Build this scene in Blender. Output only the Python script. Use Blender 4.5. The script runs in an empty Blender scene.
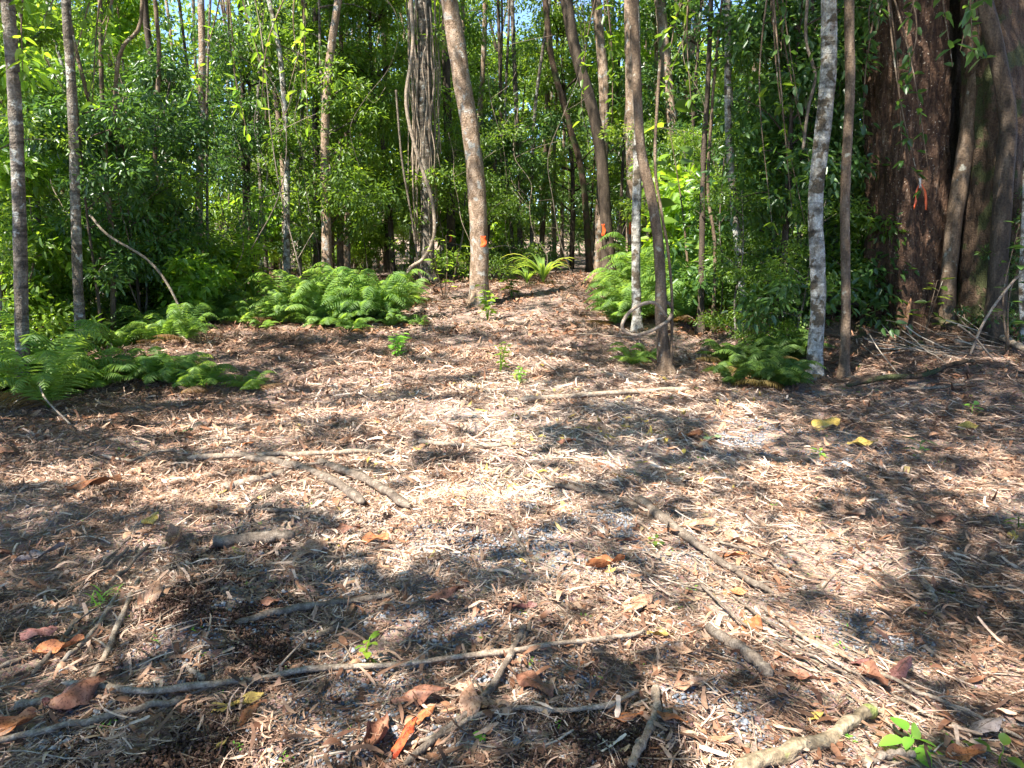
import bpy, math, random
import numpy as np

R = math.radians
rng = np.random.default_rng(7)
random.seed(7)
SC = bpy.context.scene
COL = SC.collection

# ------------------------------------------------------------------ camera
CAM_H = 1.6
PITCH = 11.6
F_PX = 773.0
cd = bpy.data.cameras.new('camera')
cam = bpy.data.objects.new('camera', cd)
COL.objects.link(cam)
cam.location = (0, 0, CAM_H)
cam.rotation_euler = (R(90 - PITCH), 0, 0)
cd.sensor_fit = 'HORIZONTAL'
cd.sensor_width = 36
cd.lens = 36 * F_PX / 1024
cd.clip_start = 0.05
cd.clip_end = 500
SC.camera = cam

# ------------------------------------------------------------------ light
SUN_EL = 55.0
SUN_AZ = np.array([-0.60, -0.62])             # horizontal direction TOWARDS the sun
SUN_AZ = SUN_AZ / np.linalg.norm(SUN_AZ)
S = np.array([SUN_AZ[0] * math.cos(R(SUN_EL)), SUN_AZ[1] * math.cos(R(SUN_EL)), math.sin(R(SUN_EL))])
w = bpy.data.worlds.new('World')
SC.world = w
w.use_nodes = True
nt = w.node_tree
bg = nt.nodes['Background']
sk = nt.nodes.new('ShaderNodeTexSky')
sk.sky_type = 'NISHITA'
sk.sun_disc = False
sk.air_density = 0.6
sk.altitude = 2500
sk.dust_density = 0.0
sk.ozone_density = 3.0
sk.sun_elevation = R(SUN_EL)
sk.sun_rotation = math.atan2(S[0], S[1])
nt.links.new(sk.outputs[0], bg.inputs[0])
bg.inputs[1].default_value = 0.15
ld = bpy.data.lights.new('sun', 'SUN')
ld.energy = 5.0
ld.angle = R(0.53)
ld.color = (1.0, 0.945, 0.86)
sun = bpy.data.objects.new('sun', ld)
COL.objects.link(sun)
from mathutils import Vector
sun.rotation_euler = Vector(-S).to_track_quat('-Z', 'Y').to_euler()
vs = SC.view_settings
SC.display_settings.display_device = 'sRGB'
vs.view_transform = 'Standard'
vs.look = 'None'
vs.exposure = 2.08
vs.gamma = 1
SC.render.engine = 'CYCLES'
cy = SC.cycles
cy.use_denoising = True
cy.max_bounces = 7
cy.diffuse_bounces = 4
cy.glossy_bounces = 2
cy.transmission_bounces = 4
cy.transparent_max_bounces = 4
cy.caustics_reflective = False
cy.caustics_refractive = False

# ------------------------------------------------------------------ noise + terrain height
_tab = np.random.default_rng(3).random((256, 256))


def vnoise(x, y):
    x = np.asarray(x, float); y = np.asarray(y, float)
    xi = np.floor(x).astype(int); yi = np.floor(y).astype(int)
    fx = x - xi; fy = y - yi
    fx = fx * fx * (3 - 2 * fx); fy = fy * fy * (3 - 2 * fy)
    a = _tab[xi & 255, yi & 255]; b = _tab[(xi + 1) & 255, yi & 255]
    c = _tab[xi & 255, (yi + 1) & 255]; d = _tab[(xi + 1) & 255, (yi + 1) & 255]
    return (a * (1 - fx) + b * fx) * (1 - fy) + (c * (1 - fx) + d * fx) * fy


def fbm(x, y, o=4):
    s = 0; a = 0.5; t = 0
    for i in range(o):
        s = s + a * vnoise(np.asarray(x) * 2 ** i + 17 * i, np.asarray(y) * 2 ** i + 31 * i); t += a; a *= 0.5
    return s / t


def sst(a, b, x):
    t = np.clip((np.asarray(x, float) - a) / (b - a), 0, 1)
    return t * t * (3 - 2 * t)


def HB(x, y):
    """broad height of the ground"""
    x = np.asarray(x, float); y = np.asarray(y, float)
    h = 0.55 * sst(6, 14, y) - 0.25 * sst(16, 26, y)
    h = h + 0.28 * sst(2.2, 5.5, x) * sst(4, 8, y)
    h = h - 0.55 * sst(3.6, 5.6, -x) * sst(8.0, 9.6, y) * (1 - sst(13, 16, y))
    h = h + 0.16 * np.exp(-((x + 3.4) ** 2 / 2.5 + (y - 8.6) ** 2 / 1.6))
    h = h + .09 * np.exp(-((x + 1.35) ** 2 / .14 + (y - 2.95) ** 2 / .16))
    h = h + 1.6 * sst(22, 60, np.abs(x)) + 1.2 * sst(30, 70, y)
    return h


def H(x, y):
    x = np.asarray(x, float); y = np.asarray(y, float)
    return HB(x, y) + 0.10 * (fbm(x * 0.6, y * 0.6, 3) - 0.5) + 0.085 * (fbm(x * 2.6, y * 2.6, 3) - 0.5) + .05 * (fbm(x * 8, y * 8, 2) - .5) * np.exp(-(np.maximum(y - 4, 0) / 5) ** 2)


th = R(PITCH)


def ray(px, py):
    u = (px - 512) / F_PX; v = (384 - py) / F_PX
    return np.array([u, math.cos(th) + v * math.sin(th), -math.sin(th) + v * math.cos(th)])


def P(px, py, Y):
    """point on the view ray at depth Y metres north of the camera"""
    d = ray(px, py)
    return np.array([0, 0, CAM_H]) + d * (Y / d[1])


def G(px, py):
    """point of the ground seen at px,py"""
    d = ray(px, py)
    t = 1.2
    while t < 60:
        p = np.array([0, 0, CAM_H]) + d * t
        if p[2] < float(H(p[0], p[1])):
            lo, hi = t - 0.05, t
            for _ in range(12):
                m = (lo + hi) / 2
                p = np.array([0, 0, CAM_H]) + d * m
                if p[2] < float(H(p[0], p[1])): hi = m
                else: lo = m
            return p
        t += 0.05
    return np.array([0, 0, CAM_H]) + d * 20


def project(x, y, z):
    """world -> pixel, for reading the shade map only"""
    dy = y; dz = z - CAM_H
    fwd = dy * math.cos(th) - dz * math.sin(th)
    up = dy * math.sin(th) + dz * math.cos(th)
    fwd = np.maximum(fwd, 1e-3)
    return 512 + F_PX * x / fwd, 384 - F_PX * up / fwd


# ------------------------------------------------------------------ object helpers
def mesh_np(name, V, faces_list, mats, attrs=None, smooth=False, midx=None):
    """V (n,3); faces_list: list of int arrays (m,k)"""
    me = bpy.data.meshes.new(name)
    V = np.asarray(V, np.float32)
    me.vertices.add(len(V))
    me.vertices.foreach_set('co', V.ravel())
    idx = np.concatenate([f.ravel() for f in faces_list]).astype(np.int32)
    tot = np.concatenate([np.full(len(f), f.shape[1]) for f in faces_list]).astype(np.int32)
    start = np.concatenate([[0], np.cumsum(tot)[:-1]]).astype(np.int32)
    me.loops.add(len(idx))
    me.loops.foreach_set('vertex_index', idx)
    me.polygons.add(len(tot))
    me.polygons.foreach_set('loop_start', start)
    me.polygons.foreach_set('loop_total', tot)
    if smooth:
        me.polygons.foreach_set('use_smooth', np.ones(len(tot), bool))
    if midx is not None:
        me.polygons.foreach_set('material_index', np.asarray(midx, np.int32))
    for m in (mats if isinstance(mats, (list, tuple)) else [mats]):
        me.materials.append(m)
    if attrs:
        for k, a in attrs.items():
            at = me.attributes.new(k, 'FLOAT', 'POINT')
            at.data.foreach_set('value', np.asarray(a, np.float32))
    me.update(calc_edges=True)
    return me


def link(name, me, parent=None, loc=None):
    o = bpy.data.objects.new(name, me)
    COL.objects.link(o)
    if parent is not None: o.parent = parent
    if loc is not None: o.location = [float(q) for q in loc]
    return o


def tag(o, label=None, cat=None, group=None, kind=None):
    if label: o['label'] = label
    if cat: o['category'] = cat
    if group: o['group'] = group
    if kind: o['kind'] = kind
    return o


def copy_tree(o):
    c = o.copy(); COL.objects.link(c)
    for ch in o.children:
        d = ch.copy(); COL.objects.link(d); d.parent = c
    return c


def nrm(a):
    return a / np.maximum(np.linalg.norm(a, axis=-1, keepdims=True), 1e-9)


def catmull(pts, n):
    pts = np.asarray(pts, float)
    if len(pts) == 2:
        t = np.linspace(0, 1, n)[:, None]
        return pts[0] * (1 - t) + pts[1] * t
    p = np.vstack([2 * pts[0] - pts[1], pts, 2 * pts[-1] - pts[-2]])
    out = []
    T = np.linspace(0, len(pts) - 1, n)
    for t in T:
        i = min(int(t), len(pts) - 2); u = t - i
        a, b, c, d = p[i], p[i + 1], p[i + 2], p[i + 3]
        out.append(0.5 * ((2 * b) + (c - a) * u + (2 * a - 5 * b + 4 * c - d) * u * u + (3 * b - a - 3 * c + d) * u ** 3))
    return np.array(out)


def tube(pts, rad, sides=8, rough=0.0, flute=None, seed=0):
    """returns V, quads. rad: array per point; closed ends by collapsing"""
    pts = np.asarray(pts, float); n = len(pts)
    rad = np.broadcast_to(np.asarray(rad, float), (n,)).copy()
    tan = nrm(np.gradient(pts, axis=0))
    ref = np.array([0.13, 1, 0.07]) if abs(tan[0][1]) < 0.9 else np.array([1, 0.1, 0.05])
    u = nrm(np.cross(tan, ref)); v = np.cross(tan, u)
    a = np.linspace(0, 2 * math.pi, sides, endpoint=False)
    rr = np.repeat(rad[:, None], sides, 1)
    if rough:
        L = np.concatenate([[0], np.cumsum(np.linalg.norm(np.diff(pts, axis=0), axis=1))])
        s = L / max(rad.mean(), 1e-4)
        nz = fbm(np.cos(a)[None, :] * 1.3 + seed * 7.7 + s[:, None] * 0.23, np.sin(a)[None, :] * 1.3 + s[:, None] * 0.31 + seed, 3) - 0.5
        rr = rr * (1 + rough * 2 * nz)
    if flute is not None:
        rr = rr * flute(a[None, :], np.linspace(0, 1, n)[:, None])
    V = pts[:, None, :] + rr[..., None] * (np.cos(a)[None, :, None] * u[:, None, :] + np.sin(a)[None, :, None] * v[:, None, :])
    V = V.reshape(-1, 3)
    i = np.arange(n - 1)[:, None] * sides; j = np.arange(sides)[None, :]; j2 = (j + 1) % sides
    F = np.stack([i + j, i + j2, i + sides + j2, i + sides + j], -1).reshape(-1, 4)
    # caps
    c0 = len(V); V = np.vstack([V, pts[0], pts[-1]])
    jj = np.arange(sides); j2 = (jj + 1) % sides
    F2 = np.stack([np.full(sides, c0), j2, jj], -1)
    b = (n - 1) * sides
    F3 = np.stack([np.full(sides, c0 + 1), b + jj, b + j2], -1)
    return V, F, np.vstack([F2, F3])


class MB:
    def __init__(s): s.V = []; s.Q = []; s.T = []; s.A = []; s.n = 0
    def add(s, V, Q=None, T=None, a=None):
        s.V.append(V)
        if Q is not None and len(Q): s.Q.append(Q + s.n)
        if T is not None and len(T): s.T.append(T + s.n)
        s.A.append(np.full(len(V), random.random()) if a is None else np.broadcast_to(a, (len(V),)))
        s.n += len(V)
    def tube(s, pts, rad, sides=6, rough=0, seed=0, flute=None, a=None):
        V, Q, T = tube(pts, rad, sides, rough, flute, seed); s.add(V, Q, T, a)
    def mesh(s, name, mat, smooth=True, off=None):
        V = np.vstack(s.V)
        if off is not None: V = V - np.asarray(off)
        fl = []
        if s.Q: fl.append(np.vstack(s.Q))
        if s.T: fl.append(np.vstack(s.T))
        return mesh_np(name, V, fl, mat, {'rnd': np.concatenate(s.A)}, smooth)


def leaf_batch(pos, axis, nor, L, W, fold=0.18, droop=0.0, wide=0.36):
    """six-cornered leaves folded on the midrib: (N) -> V, quads"""
    N = len(pos)
    axis = nrm(axis); side = nrm(np.cross(nor, axis)); nor = np.cross(axis, side)
    L = np.broadcast_to(L, (N,))[:, None]; W = np.broadcast_to(W, (N,))[:, None]
    base = pos; tip = pos + axis * L - nor * droop * L
    def pt(t, s):
        return pos + axis * L * t + side * W * 0.5 * s + nor * (W * fold * abs(s) - droop * L * t * t)
    V = np.stack([base, pt(wide - .14, 0.92), pt(wide + .30, 0.72), tip, pt(wide + .30, -0.72), pt(wide - .14, -0.92)], 1)
    i = np.arange(N)[:, None] * 6
    Q = np.concatenate([i + np.array([[0, 3, 2, 1]]), i + np.array([[0, 5, 4, 3]])], 0)
    return V.reshape(-1, 3), Q


def rand_unit(n, r=rng):
    v = r.normal(size=(n, 3)); return nrm(v)


# ------------------------------------------------------------------ materials
def new_mat(name):
    m = bpy.data.materials.new(name); m.use_nodes = True
    t = m.node_tree; t.nodes.clear()
    return m, t


def N(t, typ, **kw):
    n = t.nodes.new(typ)
    for k, v in kw.items():
        if k.startswith('i_'):
            key = k[2:]
            n.inputs[int(key) if key.isdigit() else key.replace('_', ' ')].default_value = v
        else: setattr(n, k, v)
    return n


def ramp(t, stops, interp='LINEAR'):
    r = t.nodes.new('ShaderNodeValToRGB')
    r.color_ramp.interpolation = interp
    e = r.color_ramp.elements
    while len(e) < len(stops): e.new(0.5)
    for k, (p, c) in enumerate(stops):
        e[k].position = p; e[k].color = (*c, 1) if len(c) == 3 else c
    return r


def leaf_mat(name, stops, trans_gain=3.3, mix=0.45, rough=0.42, spec=0.5, hue_obj=0.25):
    m, t = new_mat(name); l = t.links.new
    at = N(t, 'ShaderNodeAttribute', attribute_name='rnd')
    oi = N(t, 'ShaderNodeObjectInfo')
    ma = N(t, 'ShaderNodeMath', operation='MULTIPLY_ADD')
    l(oi.outputs['Random'], ma.inputs[0]); ma.inputs[1].default_value = hue_obj
    sc = N(t, 'ShaderNodeMath', operation='MULTIPLY'); l(at.outputs['Fac'], sc.inputs[0]); sc.inputs[1].default_value = 1 - hue_obj
    l(sc.outputs[0], ma.inputs[2])
    r = ramp(t, stops); l(ma.outputs[0], r.inputs[0])
    p = N(t, 'ShaderNodeBsdfPrincipled'); p.inputs['Roughness'].default_value = rough
    p.inputs['Specular IOR Level'].default_value = spec
    l(r.outputs[0], p.inputs['Base Color'])
    tr = N(t, 'ShaderNodeBsdfTranslucent')
    mc = N(t, 'ShaderNodeMix', data_type='RGBA', blend_type='MULTIPLY')
    mc.inputs['Factor'].default_value = 1
    l(r.outputs[0], mc.inputs[6]); mc.inputs[7].default_value = (trans_gain * 1.15, trans_gain, trans_gain * 0.45, 1)
    l(mc.outputs[2], tr.inputs['Color'])
    mx = N(t, 'ShaderNodeMixShader'); mx.inputs[0].default_value = mix
    l(p.outputs[0], mx.inputs[1]); l(tr.outputs[0], mx.inputs[2])
    o = N(t, 'ShaderNodeOutputMaterial'); l(mx.outputs[0], o.inputs[0])
    return m


def bark_mat(name, stops, scale=(9, 9, 3), patch=None, bump=0.5, detail_scale=60, rough=0.85, rings=0.0, patch_scale=7, patch_t=0.58):
    m, t = new_mat(name); l = t.links.new
    tc = N(t, 'ShaderNodeTexCoord'); mp = N(t, 'ShaderNodeMapping'); mp.inputs['Scale'].default_value = scale
    l(tc.outputs['Object'], mp.inputs[0])
    n1 = N(t, 'ShaderNodeTexNoise'); n1.inputs['Scale'].default_value = 1; n1.inputs['Detail'].default_value = 6; n1.inputs['Roughness'].default_value = .65
    l(mp.outputs[0], n1.inputs[0])
    r = ramp(t, stops); l(n1.outputs['Fac'], r.inputs[0])
    col = r.outputs[0]
    n2 = N(t, 'ShaderNodeTexNoise'); n2.inputs['Scale'].default_value = detail_scale; n2.inputs['Detail'].default_value = 3
    l(tc.outputs['Object'], n2.inputs[0])
    if patch:
        n3 = N(t, 'ShaderNodeTexNoise'); n3.inputs['Scale'].default_value = patch_scale; n3.inputs['Detail'].default_value = 4
        l(tc.outputs['Object'], n3.inputs[0])
        r3 = ramp(t, [(patch_t, (0, 0, 0)), (patch_t + .05, (1, 1, 1))]); l(n3.outputs['Fac'], r3.inputs[0])
        mx = N(t, 'ShaderNodeMix', data_type='RGBA'); l(r3.outputs[0], mx.inputs[0]); l(col, mx.inputs[6]); mx.inputs[7].default_value = (*patch, 1)
        col = mx.outputs[2]
    if rings:
        mp2 = N(t, 'ShaderNodeMapping'); mp2.inputs['Scale'].default_value = (2, 2, 16); l(tc.outputs['Object'], mp2.inputs[0])
        n4 = N(t, 'ShaderNodeTexNoise'); n4.inputs['Scale'].default_value = 1; n4.inputs['Detail'].default_value = 3; l(mp2.outputs[0], n4.inputs[0])
        r4 = ramp(t, [(.52, (1, 1, 1)), (.62, (1 - rings,) * 3)]); l(n4.outputs['Fac'], r4.inputs[0])
        mx = N(t, 'ShaderNodeMix', data_type='RGBA', blend_type='MULTIPLY'); mx.inputs[0].default_value = 1
        l(col, mx.inputs[6]); l(r4.outputs[0], mx.inputs[7]); col = mx.outputs[2]
    r2 = ramp(t, [(.3, (.55, .55, .55)), (.7, (1.15, 1.15, 1.15))]); l(n2.outputs['Fac'], r2.inputs[0])
    mx = N(t, 'ShaderNodeMix', data_type='RGBA', blend_type='MULTIPLY'); mx.inputs[0].default_value = 1
    l(col, mx.inputs[6]); l(r2.outputs[0], mx.inputs[7]); col = mx.outputs[2]
    p = N(t, 'ShaderNodeBsdfPrincipled'); p.inputs['Roughness'].default_value = rough; p.inputs['Specular IOR Level'].default_value = .25
    l(col, p.inputs['Base Color'])
    ad = N(t, 'ShaderNodeMath', operation='MULTIPLY_ADD'); l(n1.outputs['Fac'], ad.inputs[0]); ad.inputs[1].default_value = 1.5; l(n2.outputs['Fac'], ad.inputs[2])
    b = N(t, 'ShaderNodeBump'); b.inputs['Strength'].default_value = bump; b.inputs['Distance'].default_value = .02
    l(ad.outputs[0], b.inputs['Height']); l(b.outputs[0], p.inputs['Normal'])
    o = N(t, 'ShaderNodeOutputMaterial'); l(p.outputs[0], o.inputs[0])
    return m


def attr_mat(name, stops, rough=0.8, spec=0.3, noise=40, interp='LINEAR', trans=0.0):
    m, t = new_mat(name); l = t.links.new
    at = N(t, 'ShaderNodeAttribute', attribute_name='rnd')
    r = ramp(t, stops, interp); l(at.outputs['Fac'], r.inputs[0])
    tc = N(t, 'ShaderNodeTexCoord')
    n2 = N(t, 'ShaderNodeTexNoise'); n2.inputs['Scale'].default_value = noise; n2.inputs['Detail'].default_value = 3
    l(tc.outputs['Object'], n2.inputs[0])
    r2 = ramp(t, [(.3, (.6, .6, .6)), (.7, (1.2, 1.2, 1.2))]); l(n2.outputs['Fac'], r2.inputs[0])
    mx = N(t, 'ShaderNodeMix', data_type='RGBA', blend_type='MULTIPLY'); mx.inputs[0].default_value = 1
    l(r.outputs[0], mx.inputs[6]); l(r2.outputs[0], mx.inputs[7])
    p = N(t, 'ShaderNodeBsdfPrincipled'); p.inputs['Roughness'].default_value = rough; p.inputs['Specular IOR Level'].default_value = spec
    l(mx.outputs[2], p.inputs['Base Color'])
    o = N(t, 'ShaderNodeOutputMaterial')
    if trans:
        tr = N(t, 'ShaderNodeBsdfTranslucent'); l(mx.outputs[2], tr.inputs[0])
        ms = N(t, 'ShaderNodeMixShader'); ms.inputs[0].default_value = trans
        l(p.outputs[0], ms.inputs[1]); l(tr.outputs[0], ms.inputs[2]); l(ms.outputs[0], o.inputs[0])
    else: l(p.outputs[0], o.inputs[0])
    return m


GREENS = [(0, (.035, .07, .014)), (.3, (.06, .115, .018)), (.6, (.095, .165, .022)), (.86, (.15, .22, .03)), (.95, (.24, .28, .045)), (1, (.26, .17, .07))]
M_leaf = leaf_mat('forest_leaf', GREENS, spec=.55, rough=.42)
M_leaf_pale = leaf_mat('young_leaf', [(0, (.07, .15, .02)), (.5, (.13, .23, .028)), (1, (.22, .31, .04))], spec=.5)
M_leaf_dark = leaf_mat('glossy_dark_leaf', [(0, (.028, .062, .018)), (.6, (.045, .10, .025)), (1, (.09, .16, .035))], spec=.6, rough=.38, mix=.36)
M_fern = leaf_mat('fern_leaf', [(0, (.055, .12, .03)), (.45, (.10, .18, .04)), (.85, (.17, .26, .055)), (.96, (.24, .27, .08)), (1, (.13, .08, .04))], mix=.42, rough=.5, spec=.35, hue_obj=.45)
M_fern_dark = leaf_mat('deep_fern_leaf', [(0, (.045, .09, .02)), (.8, (.10, .17, .03)), (1, (.2, .15, .06))], mix=.35, rough=.5, spec=.35)
M_seed = leaf_mat('seedling_leaf', [(0, (.10, .25, .03)), (1, (.20, .38, .05))], mix=.35, rough=.5, spec=.3)
M_white = bark_mat('pale_bark', [(.3, (.12, .10, .07)), (.45, (.26, .235, .19)), (.6, (.46, .45, .40))], scale=(13, 13, 11), patch=(.11, .085, .055), patch_scale=8, patch_t=.53, rings=.5, bump=.7)
M_grey = bark_mat('grey_bark', [(.3, (.06, .048, .034)), (.5, (.15, .12, .09)), (.72, (.30, .27, .22))], scale=(10, 10, 9), rings=.55, patch=(.36, .36, .32), patch_scale=11, patch_t=.60, bump=.8)
M_tan = bark_mat('tan_bark', [(.3, (.11, .068, .04)), (.5, (.28, .195, .13)), (.7, (.42, .33, .25))], scale=(14, 14, 8), patch=(.34, .32, .28), patch_scale=7, patch_t=.57, bump=.9)
M_brown = bark_mat('brown_bark', [(.3, (.06, .038, .022)), (.5, (.14, .095, .06)), (.7, (.26, .19, .13))], scale=(12, 12, 4), patch=(.3, .28, .22), patch_scale=9, patch_t=.64)
M_dark = bark_mat('dark_bark', [(.3, (.03, .022, .016)), (.55, (.08, .058, .04)), (.75, (.16, .12, .085))], scale=(12, 12, 3))
M_big = bark_mat('red_brown_bark', [(.28, (.028, .016, .010)), (.46, (.07, .038, .023)), (.6, (.12, .066, .038)), (.74, (.27, .19, .13))], scale=(26, 26, 4.5), patch=(.42, .34, .26), patch_scale=46, patch_t=.65, bump=1.0, detail_scale=38)
M_mossbark = bark_mat('mossy_bark', [(.3, (.032, .020, .012)), (.5, (.08, .05, .03)), (.7, (.14, .095, .06))], scale=(16, 16, 4), patch=(.055, .06, .022), patch_scale=4, patch_t=.52, bump=.9)
M_stick = bark_mat('dry_stick', [(.3, (.14, .10, .07)), (.5, (.28, .215, .155)), (.7, (.44, .37, .29))], scale=(30, 30, 30), bump=.4, detail_scale=150)
M_stick_d = bark_mat('weathered_stick', [(.3, (.07, .05, .036)), (.5, (.155, .12, .09)), (.7, (.28, .23, .18))], scale=(30, 30, 30), bump=.4, detail_scale=150)
M_log = bark_mat('mossy_log', [(.3, (.11, .08, .045)), (.5, (.25, .19, .12)), (.7, (.38, .31, .21))], scale=(14, 14, 14), patch=(.22, .24, .07), patch_scale=9, patch_t=.56, bump=.5)

# ground: soil with shredded mulch and grey grit
m, t = new_mat('forest_soil'); l = t.links.new
tc = N(t, 'ShaderNodeTexCoord')
n1 = N(t, 'ShaderNodeTexNoise'); n1.inputs['Scale'].default_value = 1.1; n1.inputs['Detail'].default_value = 5
n2 = N(t, 'ShaderNodeTexNoise'); n2.inputs['Scale'].default_value = 55; n2.inputs['Detail'].default_value = 5; n2.inputs['Roughness'].default_value = .7
v1 = N(t, 'ShaderNodeTexVoronoi'); v1.inputs['Scale'].default_value = 70
for q in (n1, n2, v1): l(tc.outputs['Object'], q.inputs['Vector'])
r1 = ramp(t, [(.3, (.15, .085, .058)), (.5, (.24, .15, .105)), (.7, (.33, .225, .165))]); l(n1.outputs['Fac'], r1.inputs[0])
r2 = ramp(t, [(.3, (.35, .33, .3)), (.5, (1, 1, 1)), (.72, (1.7, 1.7, 1.7))]); l(n2.outputs['Fac'], r2.inputs[0])
mx = N(t, 'ShaderNodeMix', data_type='RGBA', blend_type='MULTIPLY'); mx.inputs[0].default_value = 1
l(r1.outputs[0], mx.inputs[6]); l(r2.outputs[0], mx.inputs[7])
# colour of each grain
hs = N(t, 'ShaderNodeMix', data_type='RGBA', blend_type='OVERLAY'); hs.inputs[0].default_value = .22
l(mx.outputs[2], hs.inputs[6]); l(v1.outputs['Color'], hs.inputs[7])
sa = N(t, 'ShaderNodeHueSaturation'); sa.inputs['Saturation'].default_value = .75; l(hs.outputs[2], sa.inputs['Color'])
p = N(t, 'ShaderNodeBsdfPrincipled'); p.inputs['Roughness'].default_value = .95; p.inputs['Specular IOR Level'].default_value = .15
l(sa.outputs[0], p.inputs['Base Color'])
b = N(t, 'ShaderNodeBump'); b.inputs['Strength'].default_value = .8; b.inputs['Distance'].default_value = .02
l(n2.outputs['Fac'], b.inputs['Height']); l(b.outputs[0], p.inputs['Normal'])
o = N(t, 'ShaderNodeOutputMaterial'); l(p.outputs[0], o.inputs[0])
M_soil = m

# ------------------------------------------------------------------ ground
u = np.linspace(-1, 1, 620); v = np.linspace(-1, 1, 680)
gx = 3.2 * np.sinh(u * 4.0) / 1.0
gx = gx / gx.max() * 90
gy = 6 + np.sinh(v * 3.6); gy = 6 + (gy - 6) / np.sinh(3.6) * 95
X, Y = np.meshgrid(gx, gy)
Z = H(X, Y)
near = np.exp(-((X / 7) ** 2 + ((Y - 5) / 7) ** 2))
Z = Z + near * 0.022 * (fbm(X * 14, Y * 14, 3) - 0.5)
V = np.stack([X, Y, Z], -1).reshape(-1, 3)
ny, nx = X.shape
i = np.arange(ny - 1)[:, None] * nx + np.arange(nx - 1)[None, :]
Q = np.stack([i, i + 1, i + nx + 1, i + nx], -1).reshape(-1, 4)
g = link('ground', mesh_np('ground', V, [Q], M_soil, None, True))
tag(g, kind='structure')

# ------------------------------------------------------------------ where the sun reaches the clearing (read by the canopy that casts the shade)
SHADE = """
55555555555553222345555588888888
55555336887765343478875567778888
55666554333223334567776677778888
66665436211222223332235677888888
77622234545443325778885356777665
77766522223322111137765444566545
77654322222232111134543223566545
88887776676643344455433211256765
98888889877765555555443211247787
88863489887777665443322211138898
88643479888767765332221112568898
86444589877776676543222212345223
87446687533223666763322111245643
77778886322222445667532211223466
88888883222234556788854322233456
""".split()
SH = np.array([[int(c) for c in r_] for r_ in SHADE], float)


def shade_at(x, y):
    x = np.asarray(x, float); y = np.asarray(y, float)
    px, py = project(x, y, HB(x, y))
    inside = (px > -60) & (px < 1084) & (py > 285) & (py < 800) & (y > 1)
    c = np.clip(px / 32 - .5, 0, 30.999); r_ = np.clip((py - 288) / 32 - .5, 0, 13.999)
    ci = c.astype(int); ri = r_.astype(int); fc = c - ci; fr = r_ - ri
    s_ = (SH[ri, ci] * (1 - fc) + SH[ri, ci + 1] * fc) * (1 - fr) + (SH[ri + 1, ci] * (1 - fc) + SH[ri + 1, ci + 1] * fc) * fr
    edge = np.where(px > 850, .95, np.where(px > 700, .4, .16))
    s_ = np.where((px < 110) & (py < 405) & (py > 325), 1.0, s_)
    s_ = np.where((px > 600) & (px < 735) & (py < 332), 1.2, s_)
    s_ = np.where((px > 180) & (px < 430) & (py < 335), 2.2, s_)
    s_ = s_ + 1.0 * ((px > 760) & (py < 620) & (py > 375)) + .9 * ((px < 260) & (py > 505))
    return np.where(inside, s_ / 9, np.where((y > 8) & (py <= 285), edge, 0.62))


def shaded(x, y):
    """True where foliage stands between this spot of ground and the sun"""
    s_ = shade_at(x, y)
    nz = .42 * fbm(x * 2.2 + 5, y * 3.8, 4) + .58 * fbm(x * 6 + 5, y * 10 + 3, 3)
    nz = 0.575 + (nz - 0.5) * 2.6
    return s_ > np.clip(nz, 0.02, 0.98)


def sun_ground(p):
    """where the shadow of points p falls on the ground"""
    z = p[:, 2] - 0.3
    return p[:, 0] - S[0] / S[2] * z, p[:, 1] - S[1] / S[2] * z


# ------------------------------------------------------------------ unseen overhead trees added, crowns shaped to cast the shade map
added_shade_trees = [  # x, y, trunk radius, material, label
    (-8.2, 2.6, .17, M_brown, 'unseen brown tree left of the clearing, added to shade the mulch'),
    (-7.0, -3.0, .20, M_grey, 'unseen grey tree behind the viewpoint on the left, added to shade the clearing'),
    (-2.0, -5.0, .16, M_tan, 'unseen tan tree directly behind the viewpoint, added to shade the clearing'),
    (4.6, -1.2, .18, M_brown, 'unseen brown tree right of the viewpoint, added to shade the clearing'),
    (-9.5, 8.5, .15, M_grey, 'unseen grey tree far left of the fern bank, added for its shade'),
    (6.2, 3.6, .17, M_dark, 'unseen dark tree on the right edge of the clearing, added for its shade'),
]
n_c = 260000
gxs = rng.uniform(-9, 10, n_c); gys = rng.uniform(0.5, 15.5, n_c)
keep = shaded(gxs, gys)
# leaves thinned so the shade they cast is less dense
keep &= rng.random(n_c) < 0.72
gxs = gxs[keep]; gys = gys[keep]
lay = fbm(gxs * .5 + 40, gys * .5, 2)
hh = 4.9 + .33 * gys + 1.6 * lay + rng.normal(0, .3, len(gxs))
gz = HB(gxs, gys)
cp = np.stack([gxs + S[0] / S[2] * (hh - gz), gys + S[1] / S[2] * (hh - gz), hh], -1)
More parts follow.
